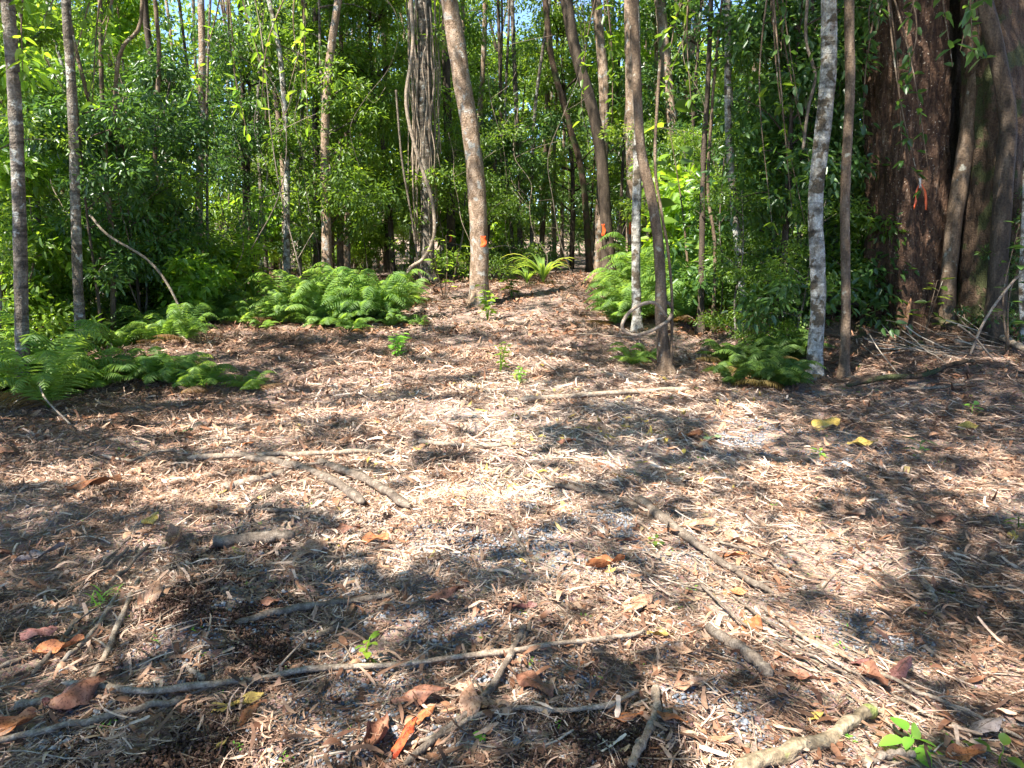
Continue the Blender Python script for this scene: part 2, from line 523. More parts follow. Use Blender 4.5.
# keep the view itself free
ppx, ppy = project(cp[:, 0], cp[:, 1], cp[:, 2])
ok = ~((cp[:, 1] > 0) & (ppy > -40) & (ppx > -50) & (ppx < 1074))
cp = cp[ok]
tx = np.array([[a[0], a[1]] for a in added_shade_trees])
own = np.argmin(((cp[:, None, :2] - tx[None]) ** 2).sum(-1), 1)
print('overhead leaves', len(cp))
for k, (x, y, r0, mat, lab) in enumerate(added_shade_trees):
    z0 = float(H(x, y))
    root = link('shade_tree', None, loc=(x, y, z0))
    tag(root, lab, 'tree', 'unseen trees added to shade the clearing')
    q = cp[own == k] - np.array([x, y, z0])
    mb = MB()
    topz = 6.6
    tr = catmull([(0, 0, -.2), (.15, .1, 3), (-.05, .2, 6), (.1, .1, topz)], 20)
    mb.tube(tr, np.linspace(r0 * 1.15, r0 * .5, 20), 12, .12, k)
    if len(q):
        cell = np.floor(q[:, :2] / 1.4).astype(int)
        uq, inv = np.unique(cell, axis=0, return_inverse=True)
        inv = inv.ravel()
        for c in range(len(uq)):
            g_ = q[inv == c]
            if len(g_) < 12: continue
            e = g_.mean(0)
            s0 = tr[int(rng.integers(11, 19))]
            mid = (s0 + e) / 2 + np.array([0, 0, .5])
            mb.tube(catmull([s0, mid, e], 9), np.linspace(.05, .012, 9), 5, .1, c)
            for j in range(4):
                e2 = g_[int(rng.integers(len(g_)))]
                mb.tube(catmull([mid * .3 + e * .7, (mid + 2 * e2 + e) / 4, e2], 5), np.linspace(.014, .004, 5), 4)
        d = rand_unit(len(q)); d[:, 2] *= .35
        nn = rand_unit(len(q)) * .75 + np.array([0, 0, 1.0])
        V, Q = leaf_batch(q, d, nn, rng.uniform(.09, .15, len(q)), rng.uniform(.045, .07, len(q)))
        link('crown', mesh_np('crown', V, [Q], M_leaf, {'rnd': np.repeat(rng.random(len(q)), 6)}), root)
    link('trunk', mb.mesh('trunk', mat), root)


# ------------------------------------------------------------------ foliage generators
def spray_leaves(centers, radius, n_each, L, W, flat=.6, seed=0, squash=.6):
    r = np.random.default_rng(seed)
    c = np.repeat(centers, n_each, 0)
    rad = np.repeat(np.broadcast_to(radius, (len(centers),)), n_each)
    off = rand_unit(len(c), r) * (r.random(len(c)) ** .45)[:, None] * rad[:, None]
    off[:, 2] *= squash
    p = c + off
    out = nrm(off + 1e-6)
    ax = nrm(out * .8 + rand_unit(len(c), r) * .7 + np.array([0, 0, -.35]))
    nn = rand_unit(len(c), r) * (1 - flat) * 1.2 + np.array([0, 0, 1.0]) * flat + out * .3
    Ls = r.uniform(.7, 1.25, len(c)) * L
    V, Q = leaf_batch(p, ax, nn, Ls, Ls * W / L, droop=.12)
    # light and dark clumps: each spray has its own base tone, single leaves vary
    tone = np.repeat(r.random(len(centers)), n_each) * .55 + r.random(len(c)) * .45
    return V, Q, np.repeat(tone, 6)


def understory_tree(seed, height, r0, lo, spread, n_spray, n_each, L, W, lean=.3, rad=(.22, .5)):
    r = np.random.default_rng(seed)
    lx, ly = r.normal(0, lean, 2)
    tr = catmull([(0, 0, -.15), (lx * .3 + r.normal(0, .06), ly * .3, height * .3), (lx * .5, ly * .5 + r.normal(0, .1), height * .6), (lx, ly, height)], 16)
    mb = MB(); mb.tube(tr, np.linspace(r0, r0 * .3, 16), 8, .12, seed)
    cen = []; 
    nb = max(6, n_spray // 5)
    for b in range(nb):
        tt = lo + (1 - lo) * r.random() ** .9
        s0 = tr[min(15, int(tt * 15))]
        a = r.uniform(0, 2 * math.pi); ln = spread * r.uniform(.45, 1.1) * (1 - .35 * tt)
        e = s0 + np.array([math.cos(a) * ln, math.sin(a) * ln, ln * r.uniform(-.1, .65)])
        bp = catmull([s0, (s0 + e) / 2 + np.array([0, 0, .12 * ln]), e], 7)
        mb.tube(bp, np.linspace(r0 * .28 + .004, .004, 7), 5, .1)
        for k in range(max(2, n_spray // nb)):
            c = bp[int(r.integers(2, 7))] + r.normal(0, .22 * ln ** .5, 3) * np.array([1, 1, .7])
            cen.append(c)
    cen = np.array(cen)
    V, Q, A = spray_leaves(cen, r.uniform(rad[0], rad[1], len(cen)), n_each, L, W, seed=seed)
    return mb, V, Q, A


def make_proto(name, args, leafm, barkm):
    mb, V, Q, A = understory_tree(*args)
    return (mb.mesh('trunk', barkm), mesh_np('crown', V, [Q], leafm, {'rnd': A}), name)


PROTO_T = [
    make_proto('t', (11, 6.5, .055, .12, 1.9, 130, 95, .105, .042), M_leaf, M_grey),
    make_proto('t', (12, 7.5, .07, .18, 2.2, 150, 150, .065, .028), M_leaf, M_brown),
    make_proto('t', (13, 5.5, .045, .10, 1.6, 110, 90, .12, .045), M_leaf_dark, M_grey),
    make_proto('t', (14, 8.5, .08, .25, 2.4, 150, 95, .10, .045), M_leaf, M_dark),
    make_proto('t', (15, 6.0, .05, .08, 1.8, 100, 45, .18, .075), M_leaf_pale, M_tan),
    make_proto('t', (16, 7.5, .06, .15, 2.0, 130, 90, .10, .04), M_leaf_dark, M_dark),
]
PROTO_S = [
    make_proto('s', (21, 2.0, .018, .05, .8, 42, 50, .10, .045, .2, (.14, .3)), M_leaf, M_brown),
    make_proto('s', (22, 2.8, .022, .05, .95, 60, 75, .06, .026, .25, (.15, .34)), M_leaf, M_grey),
    make_proto('s', (23, 1.5, .014, .05, .65, 30, 28, .17, .08, .15, (.12, .28)), M_leaf_pale, M_brown),
    make_proto('s', (24, 3.6, .028, .05, 1.1, 75, 55, .10, .042, .3, (.16, .36)), M_leaf_dark, M_dark),
]


def place_proto(pr, name, x, y, s, rz, label, cat, group, z=None):
    root = link(name, None, loc=(x, y, (float(H(x, y)) if z is None else z) - .02))
    root.rotation_euler = (0, 0, rz); root.scale = (s, s, s * random.uniform(.92, 1.1))
    tag(root, label, cat, group)
    if pr[2] == 'pole': root.rotation_euler = (random.gauss(0, .03), random.gauss(0, .05), rz)
    link('trunk' if cat == 'tree' else 'stem', pr[0], root)
    link('crown' if cat == 'tree' else 'foliage', pr[1], root)
    return root


# pole trees: bare straight trunks with the crown out of sight above
def pole_proto(seed, r0, mat):
    r = np.random.default_rng(seed)
    tr = catmull([(0, 0, -.2), (r.normal(0, .12), r.normal(0, .12), 3.2), (r.normal(0, .25), r.normal(0, .2), 6.5), (r.normal(0, .5), r.normal(0, .3), 11)], 26)
    mb = MB(); fl = 1 + .35 * np.exp(-np.linspace(0, 9, 26))
    mb.tube(tr, np.linspace(r0, r0 * .55, 26) * fl, 10, .14, seed)
    top = tr[-1]
    cen = []
    for b in range(9):
        a = r.uniform(0, 6.28); e = top + np.array([math.cos(a), math.sin(a), r.uniform(.0, .9)]) * r.uniform(.8, 1.9)
        mb.tube(catmull([tr[-4], (top + e) / 2, e], 6), np.linspace(r0 * .3, .008, 6), 5)
        for k in range(2): cen.append(e + r.normal(0, .4, 3))
    V, Q, A = spray_leaves(np.array(cen), .4, 16, .12, .05, seed=seed)
    return (mb.mesh('trunk', mat), mesh_np('crown', V, [Q], M_leaf, {'rnd': A}), 'pole')


PROTO_P = [pole_proto(31, .04, M_grey), pole_proto(32, .06, M_tan), pole_proto(33, .085, M_dark), pole_proto(34, .045, M_white), pole_proto(35, .09, M_tan), pole_proto(36, .035, M_dark)]


# ------------------------------------------------------------------ forest behind the clearing
def region(x, y):
    px, _ = project(np.array(x), np.array(y), np.array(1.5))
    px = float(px)
    if px < 0: return 'beyond the left edge of the fern bank'
    if px < 190: return 'behind the two thin grey trees on the left'
    if px < 400: return 'behind the bright fern bank'
    if px < 500: return 'behind the tan leaning tree with orange tape'
    if px < 700: return 'at the far end of the track'
    if px < 860: return 'behind the white spotted trunk'
    return 'behind the huge red brown tree'


LANDM = [(20, 'the banded far left trunk'), (78, 'the second left trunk'), (160, 'the wavy thin stem'), (200, 'the lone thin pale trunk'), (255, 'the yellow green bush'), (318, 'the dark fern bank trunk'), (388, 'the right end of the fern bank'), (426, 'the vine draped trunk'),
         (470, 'the tan leaning tree'), (543, 'the strap leaved clump'), (600, 'the dark leaning trunk'), (650, 'the vine loop tree'), (684, 'the sunlit tan trunk'), (732, 'the bent white trunk'), (775, 'the dark fern clump'), (818, 'the white spotted trunk'), (848, 'the slim brown trunk'), (908, 'the huge tree'), (985, 'the flared tree')]


def where(x, y):
    px = float(project(np.array(x), np.array(y), np.array(2.5))[0])
    q, n_ = min(LANDM, key=lambda a: abs(a[0] - px))
    side = 'left of' if px < q else 'right of'
    dep = 'near' if y < 15 else ('set back' if y < 20 else ('far back' if y < 27 else 'deep'))
    return dep + ', ' + side + ' ' + n_


LOOK_T = ['leafy grey stemmed tree', 'fine leaved brown stemmed tree', 'small dark leaved tree', 'tall dark stemmed tree', 'pale leaved small tree', 'dark leaved dark stemmed tree']
LOOK_S = ['waist high green bush', 'fine leaved upright bush', 'low pale leaved bush', 'tall dark leaved bush']
LOOK_P = ['thin bare grey trunk', 'bare tan trunk', 'thick bare dark trunk', 'bare whitish trunk', 'stout bare tan trunk', 'thin bare dark trunk']


def in_clearing(x, y):
    left = -5.2 + .27 * max(0, y - 6)          # left edge of the open ground
    right = 3.6 if y < 9 else (3.2 if y < 13 else 2.6)
    return y < 14.5 and left < x < right


pts = []
def free(x, y, d):
    return all((x - a) ** 2 + (y - b) ** 2 > d * d for a, b in pts)


rr = random.Random(5)
nt_ = 0
for k in range(4000):
    if nt_ >= 92: break
    y = 12.5 + 30 * rr.random() ** 1.5; x = rr.uniform(-.78, .78) * y
    if abs(x - (1.1 + .03 * y)) < 1.3 and y < 19: continue
    if x > 2 and y < 12.5: continue
    if not free(x, y, 1.0 + y * .02): continue
    px, _ = project(np.array(x), np.array(y), np.array(3.)); px = float(px)
    if 420 < px < 820 and y < 18: continue
    if y < 14.2: continue
    # a lighter gap in the wood at upper left
    px, _ = project(np.array(x), np.array(y), np.array(3.)); px = float(px)
    if (150 < px < 262 or 528 < px < 560) and y > 13.5: continue
    pts.append((x, y)); nt_ += 1
    ki = rr.randrange(6); pr = PROTO_T[ki]
    place_proto(pr, 'understorey_tree', x, y, rr.uniform(.8, 1.15), rr.uniform(0, 6.28), LOOK_T[ki] + ' ' + where(x, y), 'tree', 'leafy understorey trees of the wood')
npz = 0
for k in range(4000):
    if npz >= 150: break
    y = 12.0 + 22 * rr.random() ** 1.2; x = rr.uniform(-.75, .75) * y
    if abs(x - (1.1 + .03 * y)) < 1.0 and y < 17: continue
    px, _ = project(np.array(x), np.array(y), np.array(3.)); px = float(px)
    if 400 < px < 820 and y < 17: continue
    if px <= 400 and y < 13.5: continue
    if not free(x, y, .45): continue
    pts.append((x, y)); npz += 1
    ki = rr.randrange(6); pr = PROTO_P[ki]
    place_proto(pr, 'pole_tree', x, y, rr.uniform(.7, 1.15), rr.uniform(0, 6.28), LOOK_P[ki] + ' ' + where(x, y), 'tree', 'thin bare trunks of the wood')
ns = 0
for k in range(6000):
    if ns >= 110: break
    y = 8.2 + 14 * rr.random(); x = rr.uniform(-.8, .8) * y
    if in_clearing(x, y): continue
    if abs(x - (1.1 + .03 * y)) < 1.2: continue
    if x > 3.4 and y < 11.5: continue
    if x < 0 and y < 9.5 and x > -6.0: continue
    if not free(x, y, .55): continue
    pts.append((x, y)); ns += 1
    ki = rr.randrange(4); pr = PROTO_S[ki]
    place_proto(pr, 'shrub', x, y, rr.uniform(.75, 1.15), rr.uniform(0, 6.28), LOOK_S[ki] + ' ' + where(x, y), 'shrub', 'leafy shrubs at the forest edge')

# far wood that reads as one mass
nF = 130000
fy = rng.uniform(44, 62, nF); fx = rng.uniform(-1, 1, nF) * fy * .95
fz = rng.random(nF) ** .8 * (6 + 13 * fbm(fx * .16, fy * .1, 3)) + H(fx, fy)
cl = fbm(fx * .45, fz * .45 + 9, 3)
kp = (cl > .40) | (fz - H(fx, fy) < 7)
fp = np.stack([fx, fy, fz], -1)[kp]
V, Q = leaf_batch(fp, rand_unit(len(fp)), rand_unit(len(fp)) + np.array([0, -.4, .6]), rng.uniform(.22, .5, len(fp)), rng.uniform(.12, .25, len(fp)))
o = link('distant_forest', mesh_np('distant_forest', V, [Q], M_leaf, {'rnd': np.repeat(rng.random(len(fp)), 6)}))
tag(o, 'far green wood closing the view behind all the trunks', 'forest', kind='stuff')

# ------------------------------------------------------------------ single trees one can point to
HIGH_CROWN = []
for sd in (41, 42, 43):
    r = np.random.default_rng(sd)
    cen = rand_unit(26, r) * (r.random(26) ** .5)[:, None] * np.array([1.7, 1.7, 1.1])
    V, Q, A = spray_leaves(cen, .4, 45, .12, .05, seed=sd)
    HIGH_CROWN.append(mesh_np('crown', V, [Q], M_leaf, {'rnd': A}))


def trunk_tree(name, label, px, w0, w1, mat, Y=None, top=10.5, sides=12, rough=.14, flare=.3, crown=True, group=None, dY=0.0, cat='tree', flute=None):
    """px: list of (px,py) from the base up; Y: depth of the base if it is hidden"""
    if Y is None:
        b = G(*px[0]); Y = b[1]
    else:
        b = P(px[0][0], px[0][1], Y); b[2] = float(H(b[0], b[1]))
    pl = [b + np.array([0, 0, -.12])] + [P(a, c, Y + dY * (i + 1)) for i, (a, c) in enumerate(px[1:])]
    pl[0][0] = b[0]
    d = nrm(pl[-1] - pl[-2])
    if d[2] > .3 and top > pl[-1][2] + .5:
        pl.append(pl[-1] + d * (top - pl[-1][2]) / d[2] * .5 + np.array([rr.uniform(-.1, .1), 0, 0]))
        pl.append(pl[-2] + np.array([d[0] * .7, d[1], d[2]]) * (top - pl[-2][2]) / d[2])
    n = 64
    c = catmull(pl, 420)[(np.linspace(0, 1, n) ** 1.9 * 419).astype(int)]
    r0 = w0 / 2 / F_PX * Y * .92; r1 = w1 / 2 / F_PX * Y * .9
    hz = c[:, 2] - b[2]; hv = max(.5, P(px[-1][0], px[-1][1], Y)[2] - b[2])
    rad = r0 + (r1 - r0) * np.clip(hz / hv, 0, 1) - (r1 * .4) * np.clip((hz - hv) / 6, 0, 1)
    rad = rad * (1 + flare * np.exp(-np.maximum(hz, 0) / .22) + .5 * np.exp(-np.maximum(hz + .02, 0) / .07))
    ph_ = rr.uniform(0, 6)
    zt_ = hz[:, None]
    if flute is None: flute = lambda a, t_: 1 + .28 * np.cos(3 * a + ph_) * np.exp(-np.maximum(zt_, 0) / .14) + .12 * np.cos(5 * a + ph_) * np.exp(-np.maximum(zt_, 0) / .3)
    mb = MB(); mb.tube(c, rad, sides, rough, random.random() * 9, flute)
    for q in range(3):
        if crown and len(c) > 5:
            a = rr.uniform(0, 6.28); s0 = c[-3 - q]
            mb.tube(catmull([s0, s0 + np.array([math.cos(a) * .6, math.sin(a) * .6, .5]), s0 + np.array([math.cos(a) * 1.4, math.sin(a) * 1.4, 1.2])], 6), np.linspace(r1 * .5, .01, 6), 5)
    root = link(name, None, loc=b)
    tag(root, label, cat, group)
    link('trunk', mb.mesh('trunk', mat, off=b), root)
    if crown:
        co = link('crown', rr.choice(HIGH_CROWN), root, loc=c[-1] - b + np.array([0, 0, .3]))
        co.rotation_euler = (0, 0, rr.uniform(0, 6))
    return root, c, rad


BARE = {}
trunk_tree('slender_tree', 'slender grey brown banded trunk rising from the ferns at far left', [(22, 416), (22, 340), (19, 200), (14, 90), (8, 0)], 14, 13, M_grey, Y=6.9, crown=False)
trunk_tree('slender_tree', 'thin dark grey trunk, second from the left, standing behind the left ferns', [(80, 350), (77, 260), (74, 150), (70, 60), (66, 0)], 11, 9, M_grey, Y=8.6, crown=False)
trunk_tree('slender_tree', 'thin straight pale trunk standing alone behind the left end of the fern bank', [(197, 300), (199, 200), (202, 100), (201, 0)], 8, 7, M_tan, Y=12.5)
trunk_tree('slender_tree', 'very thin pale stem just right of the thin straight pale trunk', [(206, 300), (207, 150), (208, 60)], 3, 2.5, M_grey, Y=12.7, crown=False)
trunk_tree('slender_tree', 'wavy thin stem between the second left trunk and the pale one', [(165, 290), (160, 200), (155, 150), (159, 60), (155, 0)], 5, 4, M_brown, Y=11.5)
trunk_tree('slender_tree', 'dark curving trunk low at the extreme left edge', [(14, 330), (4, 290), (-6, 230), (-16, 120)], 11, 8, M_dark, Y=9.5, crown=False)
trunk_tree('leaning_tree', 'tan leaning trunk with orange tape at the left of the track', [(478, 284), (479, 240), (474, 160), (462, 80), (448, -5)], 20, 18, M_tan, flare=.25, Y=11.6)
trunk_tree('dark_tree', 'dark trunk just left behind the tan leaning tree', [(452, 280), (450, 180), (447, 100), (445, 0)], 10, 8, M_dark, Y=17)
trunk_tree('dark_tree', 'dark leaning trunk curving down to the end of the track', [(608, 283), (607, 230), (597, 130), (575, 50), (566, 0)], 13, 12, M_dark, Y=16.5, flare=.6)
trunk_tree('pale_tree', 'pale knobbly trunk behind the dark leaning trunk', [(600, 280), (602, 180), (604, 90), (596, 0)], 12, 10, M_tan, Y=19)
trunk_tree('leaning_tree', 'thin mossy trunk leaning left at the far end of the track', [(590, 280), (583, 180), (568, 120), (552, 60), (545, 0)], 7, 6, M_mossbark, Y=18)
trunk_tree('pale_tree', 'straight speckled grey trunk just left of the brown trunk with the vine loop', [(637, 332), (636, 240), (638, 120), (635, 0)], 10, 9, M_white, flare=.15)
T11 = trunk_tree('brown_tree', 'crooked brown trunk with a vine loop at the right of the track', [(667, 374), (662, 330), (659, 250), (651, 195), (641, 150), (636, 60), (633, 0)], 13, 9, M_brown, flare=.5, rough=.2)
trunk_tree('tan_tree', 'tan trunk with orange tape behind the speckled grey trunk', [(631, 285), (632, 228), (631, 120), (629, 0)], 13, 10, M_tan, Y=17.5)
trunk_tree('tan_tree', 'sunlit tan trunk leaning gently left, right of the track', [(684, 290), (680, 200), (668, 90), (660, 0)], 12, 11, M_tan, Y=18.5)
trunk_tree('tan_tree', 'second sunlit tan trunk further right behind the big leaves', [(697, 300), (692, 190), (688, 90), (687, 0)], 10, 9, M_tan, Y=20)
trunk_tree('pale_tree', 'thin white trunk bending right at its foot behind the dark fern', [(748, 333), (741, 280), (733, 200), (728, 120), (727, 0)], 8, 6.5, M_white)
trunk_tree('slender_tree', 'thin dark straight stem between the vine loop tree and the bent white trunk', [(701, 334), (702, 240), (704, 150), (709, 60)], 7, 5, M_dark)
trunk_tree('slender_tree', 'very thin crooked stem right of the thin dark stem', [(713, 325), (715, 250), (708, 190), (712, 110), (716, 60)], 4, 3, M_brown, Y=9.8, crown=False)
trunk_tree('pale_tree', 'white spotted trunk at the right, standing on bare leaf litter', [(813, 381), (818, 300), (816, 200), (827, 90), (829, 30), (829, -8)], 16, 16, M_white, flare=.3)
trunk_tree('brown_tree', 'slim brown spotted trunk between the white spotted trunk and the huge tree', [(844, 377), (846, 300), (845, 200), (850, 90), (849, 0)], 10, 10, M_brown, flare=.2)
trunk_tree('leaning_tree', 'pale orange trunk leaning right behind the slim brown trunk', [(874, 290), (869, 200), (856, 130), (843, 60), (834, 0)], 11, 11, M_tan, Y=13)
trunk_tree('slender_tree', 'crooked dark stem left of the white spotted trunk', [(800, 330), (799, 200), (803, 110), (815, 50), (812, 0)], 5, 4, M_dark, Y=10)
trunk_tree('slender_tree', 'thin pale stem between the huge tree and the flared tree', [(971, 330), (972, 200), (974, 140)], 3, 3, M_white, Y=11.5, crown=False)
trunk_tree('leaning_tree', 'brown trunk leaning right in front of the deep shade', [(944, 345), (952, 240), (965, 150), (982, 40), (988, 0)], 16, 17, M_brown, Y=8.9)
for k, (a, b_, yy, ww, mt) in enumerate([(318, 316, 16, 8, M_dark), (356, 360, 20, 5, M_brown), (300, 306, 15.5, 4, M_grey), (388, 384, 18, 6, M_dark), (112, 100, 13, 5, M_brown), (244, 240, 15, 5, M_dark), (520, 512, 20, 5, M_grey), (540, 548, 21, 6, M_brown), (502, 498, 22, 4, M_dark)]):
    lab = ['dark trunk rising behind the middle of the fern bank', 'thin brown trunk behind the right part of the fern bank', 'fine grey stem left of the dark trunk behind the fern bank',
           'dark thin trunk left of the vine draped column', 'thin brown stem between the two left grey trunks', 'thin dark trunk right of the pale straight one',
           'fine grey stem right of the tan leaning tree', 'brown stem over the strap leaved clump', 'thin dark stem close beside the tan leaning tree'][k]
    trunk_tree('slender_tree', lab, [(a, 290), ((a + b_) / 2 + rr.uniform(-4, 4), 150), (b_, 0)], ww, ww * .85, mt, Y=yy)

# forked sapling at upper left
fb = P(108, 320, 10.); fb[2] = float(H(fb[0], fb[1]))
mb = MB()
for pl, ra, rb in (([(110, 330), (112, 240), (106, 180), (105, 140)], .035, .028), ([(105, 140), (92, 110), (76, 50), (64, -10), (55, -60)], .028, .02), ([(105, 140), (114, 120), (117, 70), (124, 45), (140, 25), (143, -30)], .028, .02)):
    pp = [P(a, c, 10.) for a, c in pl]
    if pl[0][1] == 330: pp[0] = fb - np.array([0, 0, .1])
    mb.tube(catmull(pp, 18), np.linspace(ra, rb, 18), 8, .12, 3)
root = link('forked_tree', None, loc=fb); tag(root, 'thin forked tree whose two stems part in a wide V at upper left', 'tree')
link('trunk', mb.mesh('trunk', M_brown, off=fb), root)

# vine draped column
r_, c_, rad_ = trunk_tree('vine_draped_tree', 'grey trunk draped in hanging vine strands, left of the tan leaning tree', [(428, 290), (427, 200), (425, 100), (424, 0)], 14, 15, M_grey, Y=14.5)
mb = MB(); b0 = np.array(r_.location)
for k in range(34):
    a = rr.uniform(-3.1, 3.1); rr0 = rr.uniform(.15, .30)
    x0 = b0[0] + math.cos(a) * rr0; y0 = b0[1] + math.sin(a) * rr0
    zt = rr.uniform(4, 6.5); zb = rr.uniform(.3, 2.4)
    pl = [(x0, y0, b0[2] + zt)]
    for j in range(1, 6):
        pl.append((x0 + rr.uniform(-.06, .06), y0 + rr.uniform(-.05, .05), b0[2] + zt + (zb - zt) * j / 5))
    mb.tube(catmull(pl, 16), rr.uniform(.006, .016), 5, .1)
link('vine_strand', mb.mesh('vine_strand', M_stick, off=b0), r_)

# lianas
def liana(label, px, Y, w_, mat, name='liana', n=40):
    pl = [P(a, c, Y + dy) for a, c, dy in px]
    mb = MB(); c = catmull(pl, n); mb.tube(c, w_ / 2 / F_PX * Y, 7, .12, len(label))
    me = mb.mesh(name, mat, off=pl[0]); o = link(name, me, loc=pl[0]); tag(o, label, 'vine'); return o


liana('long pale liana hanging in a curve left of the tan leaning tree', [(409, -20, 0), (413, 45, 0), (406, 100, 0), (416, 150, 0), (432, 200, 0), (434, 235, 0), (424, 258, 0), (410, 268, -.1), (404, 282, -.2), (390, 288, -.3)], 13, 3.6, M_stick)
liana('thin grey liana crossing behind the upper end of the pale one', [(396, 90, 0), (402, 160, 0), (412, 220, 0), (421, 285, 0)], 13.6, 2, M_stick_d)
lb = G(667, 374)[1]
# loop: circles the crooked brown trunk in front and behind
LP = [(666, 316, -.16), (655, 303, -.19), (640, 305, -.26), (627, 315, -.3), (622, 328, -.3), (633, 335, -.26), (648, 332, -.2), (660, 326, -.15), (670, 318, -.05), (672, 308, .08), (666, 302, .14), (652, 303, .12)]
liana('pale vine loop hung round the crooked brown trunk', LP, lb, 3.6, M_stick)
liana('thin straight vine rising beside the crooked brown trunk', [(671, 372, -.05), (672, 300, 0), (668, 250, 0), (662, 215, 0), (655, 160, 0), (660, 60, 0)], lb, 3, M_brown)
liana('thin bent branch leaning across the flared tree at right', [(970, 355, 0), (985, 320, 0), (1010, 285, 0), (1030, 265, 0)], 7.6, 2.6, M_stick)
liana('fine twig sloping down across the foot of the flared tree', [(958, 325, 0), (975, 338, 0), (995, 362, 0)], 7.4, 2, M_stick_d)
liana('dark hanging vine left of the white spotted trunk', [(808, -10, 0), (806, 40, 0), (815, 75, 0), (808, 110, 0), (803, 150, 0)], 8.6, 3, M_stick_d)
liana('thin pale vine bent over the left ferns', [(38, 380, .3), (42, 392, .2), (48, 402, 0), (70, 424, -.2)], 6.0, 2, M_stick)
liana('curved bare twig arching behind the left ferns', [(90, 215, 0), (108, 235, 0), (150, 262, 0), (176, 300, 0), (190, 345, 0)], 9, 2.4, M_stick)

# ------------------------------------------------------------------ huge tree, right
bt = G(908, 366); bt = np.array([P(908, 360, 9.4)[0], 9.4, 0.]); bt[2] = float(H(bt[0], bt[1]))


def flute_big(a, t_):
    z = t_ * 11
    g_ = np.exp(-z / .55)
    f = 1 + .055 * np.cos(5 * a + .6 + .25 * np.sin(z)) + .03 * np.cos(9 * a + 1.3 + z * .2) + .02 * np.cos(23 * a + z * 1.5)
    f = f + g_ * (.34 + .28 * np.cos(5 * a + .6) + .12 * np.cos(3 * a + 2))
    return f


def lean_for(b, px0, hgt):
    q = P(px0, 0, b[1]); k = hgt / (q[2] - b[2])
    return ((q[0] - b[0]) * k, 0)


def big_trunk(root_off, r0, r1, topx, mat, n=150, sides=96, hgt=11, fl=flute_big, lean=(0, 0)):
    z = np.linspace(0, 1, n)
    c = np.stack([lean[0] * z, lean[1] * z, z * hgt - .25], -1)
    V, Q, T = tube(c, r0 + (r1 - r0) * z, sides, 0, fl)
    # bark ridges in the mesh itself
    a = np.arctan2(V[:, 1], V[:, 0]); d = nrm(np.stack([V[:, 0] - np.interp(V[:, 2], c[:, 2], c[:, 0]), V[:, 1] - np.interp(V[:, 2], c[:, 2], c[:, 1]), V[:, 0] * 0], -1))
    nz = fbm(a * 17, V[:, 2] * 2.4, 3) - .5
    V = V + d * (nz * .075)[:, None]
    mb = MB(); mb.add(V, Q, T); return mb


root = link('huge_tree', None, loc=bt); tag(root, 'huge red brown tree trunk with rough bark and orange ribbon at right', 'tree')
link('trunk', big_trunk(None, .415, .40, 0, M_big, lean=lean_for(bt, 908, 11)).mesh('trunk', M_big), root)
# surface roots
mb = MB()
for a, ln in ((-2.2, 1.3), (-1.35, 1.7), (-.7, 1.4), (-2.8, 1.0), (.1, 1.2), (2.4, 1.1)):
    pl = []
    for j in range(6):
        s_ = .38 + ln * j / 5; aa = a + .25 * math.sin(j * 1.3 + a)
        x = math.cos(aa) * s_; y = math.sin(aa) * s_
        pl.append((x, y, float(H(bt[0] + x, bt[1] + y)) - bt[2] + .07 * (1 - j / 5) - .005))
    mb.tube(catmull(pl, 18), np.linspace(.085, .02, 18), 8, .2, a)
link('root', mb.mesh('root', M_mossbark), root)
co = link('crown', HIGH_CROWN[0], root, loc=(lean_for(bt, 908, 11)[0], 0, 11)); co.scale = (1.8, 1.8, 1.5)
# torn bark wound
wp = [P(886, 341, 8.66), P(898, 334, 8.68), P(906, 322, 8.74), P(909, 308, 8.8), P(911, 298, 8.86)]
M_wound = bark_mat('torn_wood', [(.3, (.35, .13, .055)), (.5, (.55, .26, .13)), (.7, (.62, .38, .25))], scale=(30, 30, 8))
V, Q, T = tube(catmull(wp, 16), np.array([.004, .02, .03, .035, .03, .028, .034, .03, .026, .022, .03, .026, .02, .016, .01, .003]) * 1.0, 8, .5, seed=4)
mb = MB(); mb.add(V, Q, T)
link('bark_wound', mb.mesh('bark_wound', M_wound, off=bt), root)

# second trunk just behind
b2 = P(965, 350, 10.4); b2[2] = float(H(b2[0], b2[1]))
root = link('dark_tree', None, loc=b2); tag(root, 'thick dark trunk in deep shade right behind the huge tree', 'tree')
link('trunk', big_trunk(None, .34, .30, 0, M_dark, 90, 60, lean=lean_for(b2, 968, 11)).mesh('trunk', M_dark), root)
# flared tree at the right edge
b3 = P(1008, 352, 8.8); b3[2] = float(H(b3[0], b3[1]))


def flute3(a, t_):
    z = t_ * 9
    return 1 + .08 * np.cos(4 * a + 1) + .03 * np.cos(11 * a + z) + np.exp(-z / .9) * (.35 + .3 * np.cos(4 * a + 1)) + .25 * np.exp(-z / 2.4)


root = link('flared_tree', None, loc=b3); tag(root, 'dark tree with a wide flared foot at the right edge', 'tree')
link('trunk', big_trunk(None, .32, .20, 0, M_mossbark, 110, 72, 9, flute3, (lean_for(b3, 1004, 9)[0], .3)).mesh('trunk', M_mossbark), root)
trunk_tree('leaning_tree', 'reddish trunk leaning out over the top right corner', [(1000, 300), (1004, 180), (1008, 120), (998, 60), (982, -5)], 20, 16, M_dark, Y=8.2)
trunk_tree('leaning_tree', 'sunlit orange limb leaning right at the top right corner', [(1050, 130), (1032, 100), (1015, 75), (1000, 40), (985, 5), (978, -40)], 9, 9, M_tan, Y=12, crown=False)
trunk_tree('pale_tree', 'thin white stem at the extreme right edge', [(1026, 350), (1022, 290), (1024, 240), (1030, 100)], 7, 6, M_white, Y=8.0, crown=False)

